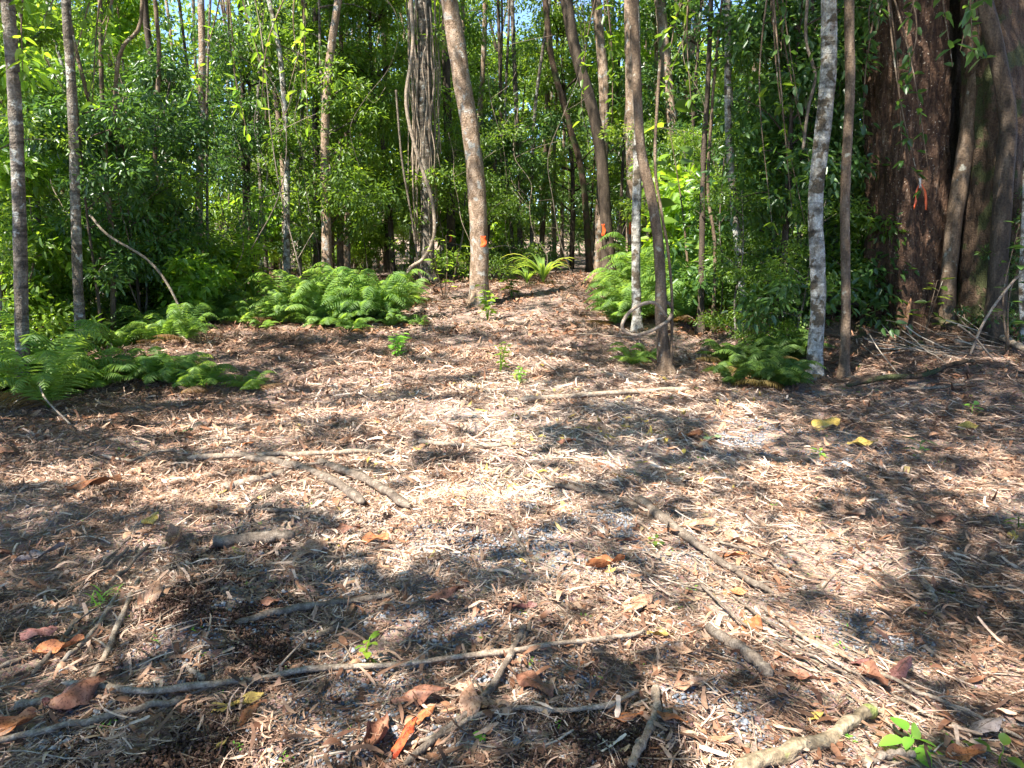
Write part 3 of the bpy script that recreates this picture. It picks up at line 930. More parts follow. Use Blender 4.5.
# ------------------------------------------------------------------ marking tape
M_tape, t = new_mat('orange_tape'); l = t.links.new
p = N(t, 'ShaderNodeBsdfPrincipled'); p.inputs['Base Color'].default_value = (.85, .13, .03, 1); p.inputs['Roughness'].default_value = .4
o = N(t, 'ShaderNodeOutputMaterial'); l(p.outputs[0], o.inputs[0])
M_tag, t = new_mat('pale_tag'); l = t.links.new
p = N(t, 'ShaderNodeBsdfPrincipled'); p.inputs['Base Color'].default_value = (.7, .6, .5, 1)
o = N(t, 'ShaderNodeOutputMaterial'); l(p.outputs[0], o.inputs[0])


def ribbon(pts, w_, thick=.003):
    """flat band hanging from the first to the last point"""
    c = catmull(pts, 14); n = len(c)
    sd = np.array([1, .1, 0]); V = []
    for k, q in enumerate(c):
        a = .5 * math.sin(k * .6)
        s_ = np.array([math.cos(a), math.sin(a), 0]) * w_ / 2; f_ = np.array([-math.sin(a), math.cos(a), 0]) * thick / 2
        V += [q - s_ - f_, q + s_ - f_, q + s_ + f_, q - s_ + f_]
    V = np.array(V); Q = []
    for k in range(n - 1):
        for j in range(4):
            Q.append([k * 4 + j, k * 4 + (j + 1) % 4, k * 4 + 4 + (j + 1) % 4, k * 4 + 4 + j])
    Q += [[3, 2, 1, 0], [4 * n - 4, 4 * n - 3, 4 * n - 2, 4 * n - 1]]
    return V, np.array(Q)


Yt = 8.93
o0 = P(920, 182, Yt)
root = link('marker_ribbon', None, loc=o0); tag(root, 'orange ribbon with two hanging tails on the huge red brown trunk', 'ribbon')
for tl in ([(920, 184), (917, 190), (916, 200), (914, 209)], [(921, 184), (925, 191), (926, 201), (926, 210)]):
    V, Q = ribbon([P(a, c, Yt - .02) - o0 for a, c in tl], .024)
    link('ribbon_tail', mesh_np('ribbon_tail', V, [Q], M_tape), root)
V, Q = ribbon([P(920, 178, Yt - .01) - o0, P(920, 188, Yt - .03) - o0], .022, .015)
link('knot', mesh_np('knot', V, [Q], M_tag), root)
for lab, tl, yy, ww in (('small orange tape on the tan leaning tree', [(483, 236), (484, 242), (483, 247)], 11.6 - .24, .085),
                        ('orange tape on the dark leaning trunk at the end of the track', [(603, 224), (604, 230), (603, 236)], 16.5 - .2, .07),
                        ('orange tape on the tan trunk behind the speckled grey one', [(630, 222), (631, 228), (630, 234)], 17.5 - .2, .08),
                        ('tiny orange tape left of the tan leaning tree, deep in shade', [(450, 234), (451, 238), (450, 242)], 17 - .15, .05)):
    c0 = P(tl[0][0], tl[0][1], yy)
    V, Q = ribbon([P(a, c, yy) - c0 for a, c in tl], ww)
    o = link('marker_tape', mesh_np('marker_tape', V, [Q], M_tape), loc=c0); tag(o, lab, 'tape', 'orange marking tapes on trunks')


# ------------------------------------------------------------------ ferns
def fern_mesh(seed, n_fr, Lf, mat, spread=1.0, upright=.75):
    r = np.random.default_rng(seed); Vs = []; Qs = []; A = []; n = 0
    mb = MB()
    for f in range(n_fr):
        a = f * 2.399 + r.normal(0, .3); L = Lf * r.uniform(.65, 1.1)
        dead = r.random() < .06
        up = upright * (r.uniform(.45, 1.25) if not dead else .25)
        hd = np.array([math.cos(a), math.sin(a), 0.]) * spread
        t_ = np.linspace(0, 1, 28)
        c = hd[None] * (L * (t_ ** 1.25 * .8))[:, None] + np.array([0, 0, 1.])[None] * (L * up * (t_ * 1.9 - t_ ** 2.4 * 1.35))[:, None]
        c = c + np.array([-hd[1], hd[0], 0])[None] * (L * .15 * r.normal() * t_ ** 2)[:, None]
        mb.tube(c, np.linspace(.0035, .001, 28), 4, a=.1)
        tan = nrm(np.gradient(c, axis=0)); side = nrm(np.cross(tan, np.array([0, 0, 1.]))); nor = np.cross(side, tan)
        k = np.arange(3, 28); w_ = np.sin(np.clip((t_[k] - .04) / .96, 0, 1) ** .6 * math.pi) ** .7 * .23 * L + .01
        for sg in (-1, 1):
            ax = side[k] * sg + tan[k] * .45 - nor[k] * .2 + r.normal(0, .08, (len(k), 3))
            V, Q = leaf_batch(c[k], ax, nor[k] + side[k] * sg * .1 + r.normal(0, .15, (len(k), 3)), w_, L * .025 + .003, fold=.15, droop=.3, wide=.2)
            mb.add(V, Q, a=(3. if dead else np.repeat(r.random() * .5 + r.random(len(k)) * .5, 6)))
    return mb.mesh('fern', mat, smooth=False)


FERN = [fern_mesh(51, 15, .72, M_fern), fern_mesh(52, 13, .62, M_fern, upright=.6), fern_mesh(53, 16, .8, M_fern, upright=.95), fern_mesh(54, 14, .6, M_fern_dark)]


def put_fern(px, py, s, k, label, group=None, Y=None, name='fern'):
    if Y is None: b = G(px, py)
    else: b = P(px, py, Y); b[2] = float(H(b[0], b[1]))
    o = link(name, FERN[k], loc=b); o.scale = (s,) * 3; o.rotation_euler = (rr.uniform(-.12, .12), rr.uniform(-.12, .12), rr.uniform(0, 6.28))
    if group:
        px_ = float(project(b[0], b[1], b[2] + .3)[0]); n_ = min(LANDM, key=lambda a: abs(a[0] - px_))
        dep = 'front' if (Y is not None and Y < 11.8) or Y is None and py > {'ferns of the long bank behind the clearing': 318, 'ferns round the two left trunks': 397, 'ferns right of the track': 306}.get(group, 378) else 'back'
        label = ['broad bright fern', 'low spreading fern', 'tall upright fern', 'dark green fern'][k] + ' at the ' + {'ferns of the long bank behind the clearing': 'bank', 'ferns round the two left trunks': 'near left clump', 'ferns on the low mound': 'mound', 'ferns right of the track': 'trackside', 'ferns between the left trunks and the long bank': 'gully'}.get(group, 'right clump') + ' ' + dep + ', ' + ('left of ' if px_ < n_[0] else 'right of ') + n_[1]
    tag(o, label, 'fern', group); return o


for k in range(16):
    put_fern(rr.uniform(-60, 105), rr.uniform(382, 410), rr.uniform(.55, 1.05), rr.choice([0, 1, 2]), 'bright fern in the clump round the two left trunks', 'ferns round the two left trunks')
for k in range(7):
    put_fern(rr.uniform(135, 205), rr.uniform(372, 388), rr.uniform(.6, .85), rr.choice([0, 1]), 'fern on the low mound left of the clearing', 'ferns on the low mound')
for k in range(10):
    put_fern(rr.uniform(105, 190), 330, rr.uniform(.6, .95), rr.choice([0, 2]), '', 'ferns between the left trunks and the long bank', Y=rr.uniform(8.6, 10.4))
put_fern(252, 390, .55, 1, 'small single fern on bare ground in front of the fern bank')
put_fern(240, 388, .35, 0, 'tiny fern beside the small single fern')
for k in range(56):
    px = rr.uniform(172, 418); py = rr.uniform(300, 326) + max(0, (290 - px)) * -.03
    put_fern(px, py, rr.uniform(.6, 1.0), rr.choice([0, 1, 2]), 'bright green fern in the long fern bank', 'ferns of the long bank behind the clearing')
for k in range(9):
    put_fern(rr.uniform(250, 425), rr.uniform(322, 334), rr.uniform(.35, .7), rr.choice([0, 1]), 'bright green fern in the long fern bank', 'ferns of the long bank behind the clearing')
for k in range(26):
    put_fern(rr.uniform(615, 740), 300, rr.uniform(.8, 1.2), rr.choice([0, 2]), 'fern in the bright patch right of the track', 'ferns right of the track', Y=rr.uniform(10.2, 13.5))
put_fern(632, 366, .6, 0, 'low fern at the left foot of the vine loop tree')
put_fern(648, 358, .5, 1, 'curled fern leaning on the vine loop tree')
put_fern(722, 330, .6, 0, 'low bright fern between the thin dark stem and the bent white trunk')
for k in range(9):
    put_fern(rr.uniform(712, 790), rr.uniform(360, 388), rr.uniform(.65, 1.0), 3, 'dark green fern in the clump left of the white spotted trunk', 'dark ferns left of the white spotted trunk')
for k in range(4):
    put_fern(rr.uniform(775, 800), rr.uniform(340, 368), rr.uniform(.7, 1.0), 3, 'dark green fern in the clump left of the white spotted trunk', 'dark ferns left of the white spotted trunk')

# strap leaved clump at the end of the track
mb = MB(); r = np.random.default_rng(8)
for k in range(42):
    a = r.uniform(0, 6.28); L = r.uniform(.6, 1.05); t_ = np.linspace(0, 1, 9)
    hd = np.array([math.cos(a), math.sin(a), 0]); c = hd[None] * (L * .75 * t_ ** 1.3)[:, None] + np.array([0, 0, 1.])[None] * (L * (t_ * 1.2 - .75 * t_ ** 2.4))[:, None]
    sd = np.array([-hd[1], hd[0], 0]); wv = .022 * (1 - t_ ** 3) + .002
    V = np.stack([c - sd * wv[:, None] + [0, 0, .008], c, c + sd * wv[:, None] + [0, 0, .008]], 1).reshape(-1, 3)
    i = np.arange(8)[:, None] * 3
    Q = np.concatenate([i + np.array([[0, 1, 4, 3]]), i + np.array([[1, 2, 5, 4]])], 0)
    mb.add(V, Q)
for px, s, lab in ((543, 1.0, 'tall strap leaved clump at the end of the track'), (527, .6, 'small strap leaved clump left of the tall one')):
    b = P(px, 288, 14.2); b[2] = float(H(b[0], b[1]))
    if s == 1.0: me_strap = mb.mesh('strap_plant', M_fern)
    o = link('strap_plant', me_strap, loc=b); o.scale = (s,) * 3; tag(o, lab, 'plant')


# ------------------------------------------------------------------ leafy plants with bigger leaves
def stem_plant(name, label, base, h_, n, L, W, mat, stemm, seed, lean=(0, 0), group=None, cat='plant', stems=1, leafdroop=.15):
    r = np.random.default_rng(seed); ms = MB(); ps = []; ax = []; nn = []
    for s_ in range(stems):
        e = np.array([lean[0] + r.normal(0, .12 * h_), lean[1] + r.normal(0, .12 * h_), h_ * r.uniform(.75, 1)])
        c = catmull([(0, 0, -.03), e * .5 + r.normal(0, .03 * h_, 3), e], 12)
        ms.tube(c, np.linspace(.004 + .006 * h_, .002, 12), 5, .1)
        for k in range(n):
            t_ = .25 + .75 * (k + 1) / n; q = c[int(t_ * 11)]
            a = k * 2.4 + r.normal(0, .3)
            d = np.array([math.cos(a), math.sin(a), r.uniform(-.1, .45)])
            pt = L * .25
            ms.tube([q, q + d * pt], [.0015, .001], 4)
            ps.append(q + d * pt); ax.append(d + np.array([0, 0, -.1])); nn.append(np.array([0, 0, 1.]) + r.normal(0, .25, 3))
    ps, ax, nn = map(np.array, (ps, ax, nn)); M_ = len(ps)
    Ls = L * r.uniform(.6, 1.1, M_)
    mb = MB()
    ax = nrm(ax); side = nrm(np.cross(nn, ax)); nor = np.cross(ax, side)
    for k in range(M_):                              # broad leaf blade: 7 x 3 points with a folded midrib
        t_ = np.linspace(0, 1, 7); wv = np.sin(t_ ** .8 * math.pi) ** .8 * W / L * Ls[k] * .5
        cc = ps[k] + ax[k] * (Ls[k] * t_)[:, None] - nor[k] * (leafdroop * Ls[k] * t_ ** 2)[:, None]
        V = np.stack([cc - side[k] * wv[:, None] + nor[k] * (wv * .3)[:, None], cc, cc + side[k] * wv[:, None] + nor[k] * (wv * .3)[:, None]], 1).reshape(-1, 3)
        i = np.arange(6)[:, None] * 3
        mb.add(V, np.concatenate([i + np.array([[0, 1, 4, 3]]), i + np.array([[1, 2, 5, 4]])], 0))
    root = link(name, None, loc=base); tag(root, label, cat, group)
    link('stem', ms.mesh('stem', stemm), root); link('foliage', mb.mesh('foliage', mat, smooth=True), root)
    return root


def PY(px, py, Y):
    b = P(px, py, Y); b[2] = float(H(b[0], b[1])); return b


stem_plant('seedling', 'bright green broad leaved seedling at the bottom right of the litter', G(910, 752), .075, 8, .085, .05, M_seed, M_seed, 1)
stem_plant('seedling', 'dark green seedling at the bottom right corner', G(1000, 765), .05, 4, .09, .055, M_leaf, M_leaf, 2)
stem_plant('seedling', 'small leafy sprout standing behind the long thin branch', G(365, 660), .12, 9, .05, .032, M_leaf_pale, M_leaf_pale, 3)
stem_plant('seedling', 'small yellow green sprout beside the long branch end at bottom', G(485, 742), .025, 5, .028, .016, M_seed, M_seed, 4)
stem_plant('seedling', 'small green plant on the right litter below the flared tree', G(820, 352 + 105), .05, 5, .07, .03, M_seed, M_seed, 5)
stem_plant('seedling', 'bright three leaved seedling in the right shade', G(972, 414), .09, 5, .09, .04, M_seed, M_seed, 6)
stem_plant('seedling', 'dark upright seedling in the right shade', G(920, 456), .12, 6, .10, .035, M_leaf_dark, M_leaf_dark, 7)
stem_plant('seedling', 'seedling at the right edge of the litter', G(1018, 530), .10, 6, .07, .035, M_leaf, M_leaf, 8)
stem_plant('seedling', 'green sprout behind the thick weathered branch', G(655, 548), .06, 5, .05, .028, M_leaf, M_leaf, 9)
stem_plant('herb', 'pale broad leaved herb at the foot of the tan leaning tree', PY(488, 318, 10.6), .5, 8, .12, .07, M_leaf_pale, M_leaf_pale, 10, stems=5)
stem_plant('herb', 'leafy herb right of the tan leaning tree', PY(512, 300, 12.2), .5, 8, .13, .08, M_leaf, M_leaf, 11, stems=6)
stem_plant('herb', 'yellowing leafy herb low in the middle of the clearing', G(397, 358), .28, 14, .09, .03, M_seed, M_seed, 12, stems=6)
stem_plant('herb', 'thin leafy herb at the left side of the track', G(500, 372), .32, 9, .08, .035, M_leaf_pale, M_leaf_pale, 13, stems=4)
stem_plant('herb', 'small leafy herb right behind the thin one beside the track', G(520, 385), .2, 8, .07, .03, M_seed, M_seed, 14, stems=3)
stem_plant('sapling', 'sapling with fan of broad leaves left of the tan leaning tree', PY(444, 288, 12.0), 1.0, 9, .15, .07, M_leaf_pale, M_brown, 15, stems=3)
stem_plant('big_leaved_sapling', 'sapling with very large pale leaves high beside the tan trunks', PY(690, 320, 11.0), 3.6, 14, .42, .27, M_leaf, M_brown, 16, lean=(-.15, 0), leafdroop=.35)
stem_plant('sapling', 'young sapling with green leaves at the foot of the huge tree', PY(922, 352, 8.6), .75, 9, .17, .06, M_leaf, M_brown, 17, stems=2)
stem_plant('sapling', 'sapling with grey green leaves at the right edge in front of the flared tree', PY(1010, 345, 7.7), 1.3, 10, .15, .07, M_leaf_dark, M_brown, 18, stems=2)
stem_plant('sapling', 'leafy yellow green bush behind the middle of the fern bank', PY(255, 300, 12.3), 1.4, 16, .2, .09, M_leaf_pale, M_leaf_pale, 20, stems=7)
# leafy branches coming down at top right and top left
for k, (px, py, yy, lab) in enumerate([(960, 14, 6.6, 'leafy twig hanging into the top right over the huge trunk'), (1005, 10, 7.2, 'leafy twig hanging in the top right corner'),
                                      (30, 20, 6.3, 'leafy twig hanging at the top left corner'), (300, 60, 9.5, 'bright leafy branch hanging above the fern bank'), (110, 30, 7.6, 'broad leaved twig hanging near the forked tree'),
                                      (884, 40, 8.3, 'leafy twig across the upper left of the huge trunk'), (893, 150, 8.4, 'leafy twig halfway up the huge trunk'), (700, 60, 9.4, 'leafy branch above the bent white trunk'),
                                      (780, 170, 8.6, 'leafy branch beside the white spotted trunk'), (610, 90, 11.0, 'leafy branch across the dark leaning trunk'), (775, 40, 8.8, 'dark leafy branch at the top left of the white spotted trunk'), (230, 90, 9.8, 'bright leafy branch right of the lone pale trunk')]):
    c0 = P(px + rr.uniform(-12, 12), min(py - 90, -35), yy); e = P(px + rr.uniform(-25, 25), py + 30, yy - .1)
    r = np.random.default_rng(60 + k); mb = MB(); ms = MB()
    for j in range(4):
        ee = e + r.normal(0, .25, 3) * [1, .6, .9]; c = catmull([c0, (c0 + ee) / 2 + r.normal(0, .08, 3), ee], 12); ms.tube(c - c0, np.linspace(.012, .003, 12), 5)
        q = c[r.integers(2 if py < 80 else 5, 12, 16)] - c0; d = rand_unit(16, r) + np.array([0, 0, -.4])
        V, Q = leaf_batch(q, d, rand_unit(16, r) * .5 + np.array([0, 0, 1.]), r.uniform(.08, .15, 16), .06, droop=.2)
        mb.add(V, Q, a=np.repeat(r.random(16), 6))
    root = link('hanging_branch', None, loc=c0); tag(root, lab, 'branch')
    link('stem', ms.mesh('stem', M_brown), root); link('foliage', mb.mesh('foliage', [M_leaf_dark, M_leaf_dark, M_leaf, M_leaf_pale, M_leaf, M_leaf_dark, M_leaf_dark, M_leaf, M_leaf, M_leaf, M_leaf_dark, M_leaf_pale][k], smooth=False), root)

# hanging vines and bare crooked stems in the wood
NV = 0
for k in range(400):
    if NV >= 60: break
    y = rr.uniform(9.8, 19); px0 = rr.uniform(-10, 1030)
    if y < 13 and 330 < px0 < 700: continue
    if y < 11 and px0 > 860: continue
    NV += 1
    x0 = P(px0, 200, y)[0]; z0 = float(H(x0, y)); hgt = rr.uniform(2.5, 6.5)
    mb = MB(); n_ = 7; dr = rr.gauss(0, .10); kind_ = rr.random()
    zb = 0 if kind_ < .7 else rr.uniform(.8, 2.5)
    pl = [(dr * j * hgt / n_ + rr.gauss(0, .07) + (.35 * math.sin(j * .9 + k) if kind_ > .5 else 0), rr.gauss(0, .08), zb + (hgt - zb) * j / n_) for j in range(n_ + 1)]
    r0 = rr.uniform(.004, .014)
    mb.tube(catmull(pl, 34), np.linspace(r0, r0 * .6, 34), 6, .15, k)
    for q in range(rr.randint(2, 5)):
        a_ = np.array(pl[rr.randint(1, n_ - 1)]); e_ = a_ + np.array([rr.gauss(0, .5), rr.gauss(0, .2), rr.uniform(.1, .7)])
        mb.tube(catmull([a_, (a_ + e_) / 2 + np.array([rr.gauss(0, .08), 0, rr.gauss(0, .08)]), e_], 9), np.linspace(r0 * .5, .003, 9), 5, .1)
    mt = rr.choice([M_stick, M_stick_d, M_brown, M_grey, M_stick_d])
    nm = 'bare_stem' if kind_ < .7 else 'hanging_vine'
    o = link(nm, mb.mesh(nm, mt), loc=(x0, y, z0))
    tag(o, {M_stick: 'pale', M_stick_d: 'brownish', M_brown: 'brown', M_grey: 'grey'}[mt] + (' crooked bare stem ' if kind_ < .7 else ' hanging vine ') + where(x0, y), 'stem' if kind_ < .7 else 'vine', 'crooked bare stems and vines in the wood')

# shrubs and thickets placed one by one at the edge of the clearing
for px, yy, k, s, lab in [(775, 9.6, 3, 1.05, 'dark leafy bush directly left of the white spotted trunk'), (745, 10.6, 1, 1.25, 'leafy bush behind the bent white trunk'), (800, 10.4, 3, 1.3, 'dense dark bush behind the white spotted trunk'),
                          (830, 9.7, 0, .9, 'low leafy bush between the white trunk and the huge tree'), (866, 10.8, 1, 1.1, 'bush half hidden left behind the huge trunk'), (690, 12.6, 2, 1.3, 'bright pale bush behind the ferns right of the track'),
                          (720, 12.0, 2, 1.1, 'second pale bush behind the thin dark stem'), (100, 9.4, 3, .9, 'dark bush behind the second left trunk'), (30, 9.0, 0, 1.1, 'bush at far left behind the banded trunk'),
                          (135, 10.6, 1, .9, 'leafy bush between the left trunks and the fern bank'), (165, 11.2, 0, 1.0, 'bush just left of the thin pale trunk'), (-15, 7.8, 1, 1.0, 'bush at the extreme left edge'),
                          (1000, 10.6, 3, 1.3, 'dark bush behind the flared tree'), (940, 12, 1, 1.6, 'bush in the gap right of the huge trunk'), (790, 8.8, 1, .6, 'small fine leaved bush left at the foot of the white spotted trunk'), (738, 9.3, 1, .7, 'fine leaved bush over the dark ferns'), (868, 9.5, 0, .6, 'small bush against the left side of the huge trunk'), (1020, 8.3, 3, .45, 'small bush at the right edge before the flared tree')]:
    b = PY(px, 330, yy)
    place_proto(PROTO_S[k], 'shrub', b[0], b[1], s, rr.uniform(0, 6.28), lab, 'shrub', None)
for px, yy, k, s, lab in [(770, 10.9, 5, .75, 'dark leafy young tree behind the dark ferns'), (835, 11.3, 2, .8, 'dark leafy young tree between white trunk and huge tree'), (-10, 9.6, 4, .8, 'bright leafy young tree at the extreme left'),
                          (55, 10.4, 0, .75, 'leafy young tree between the first two left trunks'), (140, 11.6, 2, .8, 'leafy young tree left of the thin pale trunk'), (255, 14.6, 5, .8, 'dark leafy young tree behind the yellow green bush'), (330, 14.0, 0, .9, 'leafy young tree behind the middle of the fern bank'),
                          (395, 15.5, 3, .8, 'leafy young tree left of the vine draped column'), (1015, 11.6, 4, .8, 'bright leafy young tree at the right edge')]:
    b = PY(px, 320, yy)
    place_proto(PROTO_T[k], 'young_tree', b[0], b[1], s, rr.uniform(0, 6.28), lab, 'tree', None)


# gravel patches: centre pixel -> world, radius in metres
GP = [(G(a, b_), r_) for a, b_, r_ in ((430, 655, .36), (360, 720, .30), (480, 680, .30), (590, 690, .26), (700, 720, .35), (250, 640, .25), (560, 520, .5), (480, 520, .55), (640, 530, .4), (860, 470, .45), (90, 740, .3), (770, 440, .4), (880, 640, .2), (350, 590, .3))]


def gravel_w(x, y):
    s_ = np.zeros_like(x)
    for p_, r_ in GP: s_ = np.maximum(s_, np.exp(-(((x - p_[0]) / r_) ** 2 + ((y - p_[1]) / r_) ** 2)))
    return s_ * sst(.35, .6, fbm(x * 5, y * 5, 3))


GS = [(G(215, 605), .30), (G(250, 660), .2), (G(150, 768), .34), (G(225, 560), .22), (G(600, 765), .3)]


def soil_w(x, y):
    dk = np.zeros_like(x)
    for p_, r_ in GS: dk = np.maximum(dk, np.exp(-(((x - p_[0]) / r_) ** 2 + ((y - p_[1]) / r_) ** 2) ** 1.5))
    return dk * sst(.3, .5, fbm(x * 6 + 2, y * 6, 3))


def sample_clear(n, y0, y1, pad=1.0):
    y = np.sqrt(rng.uniform(y0 ** 2, y1 ** 2, n)); x = rng.uniform(-1, 1, n) * (y * .70 + pad * .6)
    return x, y


def litter(n, y0, y1, L, W, curl, segs, lift, tilt, thin_in_gravel=.72, tones=(0, 1), bend=.0, align=0.0, leafy=False):
    x, y = sample_clear(n, y0, y1)
    k = rng.random(n) > np.maximum(gravel_w(x, y) * thin_in_gravel, soil_w(x, y) * .85)
    # patchy: windrows of thicker mulch and barer soil
    k &= rng.random(n) < .35 + 1.1 * sst(.3, .6, fbm(x * 1.7 + 3, y * 1.7, 3))
    x, y = x[k], y[k]; n = len(x)
    a = rng.uniform(0, 2 * math.pi, n)
    # the mulch lies streaked from upper left to lower right on the right side
    al = (rng.random(n) < align * sst(-.5, 1.5, x)); a = np.where(al, R(-42) + rng.normal(0, .3, n), a)
    Ls = rng.uniform(*L, n); Ws = rng.uniform(*W, n)
    pitch_ = rng.normal(0, tilt, n); roll = rng.normal(0, tilt * 1.4, n)
    cu = rng.normal(0, curl, n); bd = rng.normal(0, bend, n)
    s_ = np.linspace(-.5, .5, segs + 1)
    tt = s_[None, :] * Ls[:, None]
    lx = tt; ly = bd[:, None] * (s_[None, :] ** 2 - .08) * Ls[:, None]; lz = cu[:, None] * (s_[None, :] ** 2 - .1) * Ls[:, None] + tt * np.sin(pitch_)[:, None]
    taper = (1 - (2 * np.abs(s_)) ** 2.2 * .8)[None, :] * Ws[:, None] * .5
    if not leafy: taper = (1 - rng.random((n, segs + 1)) * .55) * (1 - (2 * np.abs(s_)) ** 3 * .35)[None, :] * Ws[:, None] * .5
    V = np.zeros((n, segs + 1, 2, 3))
    for j, sg in ((0, -1), (1, 1)):
        yy = ly + sg * taper * np.cos(roll)[:, None]; zz = lz + sg * taper * np.sin(roll)[:, None]
        V[:, :, j, 0] = x[:, None] + lx * np.cos(a)[:, None] - yy * np.sin(a)[:, None]
        V[:, :, j, 1] = y[:, None] + lx * np.sin(a)[:, None] + yy * np.cos(a)[:, None]
        V[:, :, j, 2] = zz
    heap = sst(.5, .68, fbm(x * 3.3 + 9, y * 3.3, 3))
    base = H(x, y) + rng.uniform(*lift, n) + heap * rng.random(n) * .028 + np.abs(np.sin(pitch_)) * Ls * .35
    V[..., 2] += base[:, None, None]
    m_ = (segs + 1) * 2
    i = np.arange(n)[:, None, None] * m_ + np.arange(segs)[None, :, None] * 2
    Q = (i + np.array([0, 1, 3, 2])[None, None]).reshape(-1, 4)
    # tone varies in patches; the sunlit middle is painted paler, the rest darker
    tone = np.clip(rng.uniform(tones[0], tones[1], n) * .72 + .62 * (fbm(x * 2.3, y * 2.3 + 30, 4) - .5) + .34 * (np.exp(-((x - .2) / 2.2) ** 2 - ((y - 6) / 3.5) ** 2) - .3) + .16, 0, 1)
    return V.reshape(-1, 3), Q, np.repeat(tone, m_)


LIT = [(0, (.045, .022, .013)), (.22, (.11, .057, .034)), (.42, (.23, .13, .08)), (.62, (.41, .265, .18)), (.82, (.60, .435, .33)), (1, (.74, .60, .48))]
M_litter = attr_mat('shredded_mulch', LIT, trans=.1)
M_leaflit = attr_mat('dead_leaf', [(0, (.08, .035, .02)), (.3, (.19, .085, .045)), (.55, (.31, .15, .08)), (.8, (.42, .25, .15)), (.95, (.46, .33, .20)), (1, (.5, .36, .08))], rough=.55, spec=.4, trans=.15)
def stuff(name, label, cat, parts, mat, smooth=False):
    V = []; Q = []; A = []; n = 0
    for v_, q_, a_ in parts:
        V.append(v_); Q.append(q_ + n); A.append(a_); n += len(v_)
    o = link(name, mesh_np(name, np.vstack(V), [np.vstack(Q)], mat, {'rnd': np.concatenate(A)}, smooth)); tag(o, label, cat, kind='stuff'); return o


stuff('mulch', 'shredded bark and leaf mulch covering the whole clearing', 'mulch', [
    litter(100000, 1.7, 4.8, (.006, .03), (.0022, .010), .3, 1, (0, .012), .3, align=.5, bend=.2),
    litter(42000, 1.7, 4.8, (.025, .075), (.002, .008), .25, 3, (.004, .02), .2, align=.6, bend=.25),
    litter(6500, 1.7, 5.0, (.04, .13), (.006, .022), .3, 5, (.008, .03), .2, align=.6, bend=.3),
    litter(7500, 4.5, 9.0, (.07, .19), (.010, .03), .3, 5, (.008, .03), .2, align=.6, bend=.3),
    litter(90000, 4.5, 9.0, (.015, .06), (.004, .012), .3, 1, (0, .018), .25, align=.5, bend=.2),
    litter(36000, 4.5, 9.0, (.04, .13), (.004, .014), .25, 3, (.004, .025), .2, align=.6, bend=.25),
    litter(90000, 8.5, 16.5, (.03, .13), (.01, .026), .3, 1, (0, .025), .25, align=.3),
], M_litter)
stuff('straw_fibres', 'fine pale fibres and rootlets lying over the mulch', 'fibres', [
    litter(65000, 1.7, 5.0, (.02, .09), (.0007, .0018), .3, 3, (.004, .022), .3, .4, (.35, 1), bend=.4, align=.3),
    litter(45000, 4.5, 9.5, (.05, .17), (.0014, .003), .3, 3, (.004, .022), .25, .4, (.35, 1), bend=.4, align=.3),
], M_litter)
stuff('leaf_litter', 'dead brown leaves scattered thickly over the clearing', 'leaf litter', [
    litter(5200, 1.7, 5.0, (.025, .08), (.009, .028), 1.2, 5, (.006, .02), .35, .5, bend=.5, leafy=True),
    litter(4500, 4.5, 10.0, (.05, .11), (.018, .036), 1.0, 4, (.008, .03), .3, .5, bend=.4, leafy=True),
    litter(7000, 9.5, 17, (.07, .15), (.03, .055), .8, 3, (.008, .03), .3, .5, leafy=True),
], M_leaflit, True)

# crumbly dark soil turned up at two spots
x, y = sample_clear(420000, 1.7, 5.0)
dk = soil_w(x, y)
k = rng.random(len(x)) < dk
x, y = x[k], y[k]; n = len(x); dk = dk[k]
szv = rng.uniform(.002, .007, n)
SOIL_PTS = (x, y, szv, dk)

# pebbles
ico_v = []
ph = (1 + 5 ** .5) / 2
for a in (-1, 1):
    for b_ in (-ph, ph): ico_v += [(0, a, b_), (a, b_, 0), (b_, 0, a)]
ico_v = np.array(ico_v); ico_v = nrm(ico_v)
D = np.linalg.norm(ico_v[:, None] - ico_v[None], axis=-1)
fs = [(a, b_, c) for a in range(12) for b_ in range(a + 1, 12) for c in range(b_ + 1, 12) if D[a, b_] < 1.1 and D[b_, c] < 1.1 and D[a, c] < 1.1]
fs = np.array([(a, b_, c) if np.dot(np.cross(ico_v[b_] - ico_v[a], ico_v[c] - ico_v[a]), ico_v[a]) > 0 else (a, c, b_) for a, b_, c in fs])
x, y = sample_clear(230000, 1.7, 7.5)
k = rng.random(len(x)) < gravel_w(x, y) * 1.0 + .04
x, y = x[k], y[k]; n = len(x)
sz = rng.uniform(.0035, .009, n) * (1 + .5 * (rng.random(n) < .12))
sc_ = rng.uniform(.65, 1.2, (n, 3)) * sz[:, None]
jit = 1 + rng.normal(0, .13, (n, 12, 1))
V = ico_v[None] * jit * sc_[:, None, :]
a = rng.uniform(0, 6.28, n); ca, sa = np.cos(a)[:, None], np.sin(a)[:, None]
V = np.stack([V[..., 0] * ca - V[..., 1] * sa, V[..., 0] * sa + V[..., 1] * ca, V[..., 2] * .75], -1)
V += np.stack([x, y, H(x, y) + sz * .3 + rng.uniform(0, .006, n)], -1)[:, None]
Fp = (np.arange(n)[:, None, None] * 12 + fs[None]).reshape(-1, 3)
# the same clods for the soil
def clods(x, y, sz, lift):
    n = len(x); V = ico_v[None] * (1 + rng.normal(0, .22, (n, 12, 1))) * (rng.uniform(.6, 1.4, (n, 3)) * sz[:, None])[:, None, :]
    V += np.stack([x, y, H(x, y) + lift], -1)[:, None]
    return V.reshape(-1, 3), (np.arange(n)[:, None, None] * 12 + fs[None]).reshape(-1, 3), np.repeat(rng.random(n), 12)


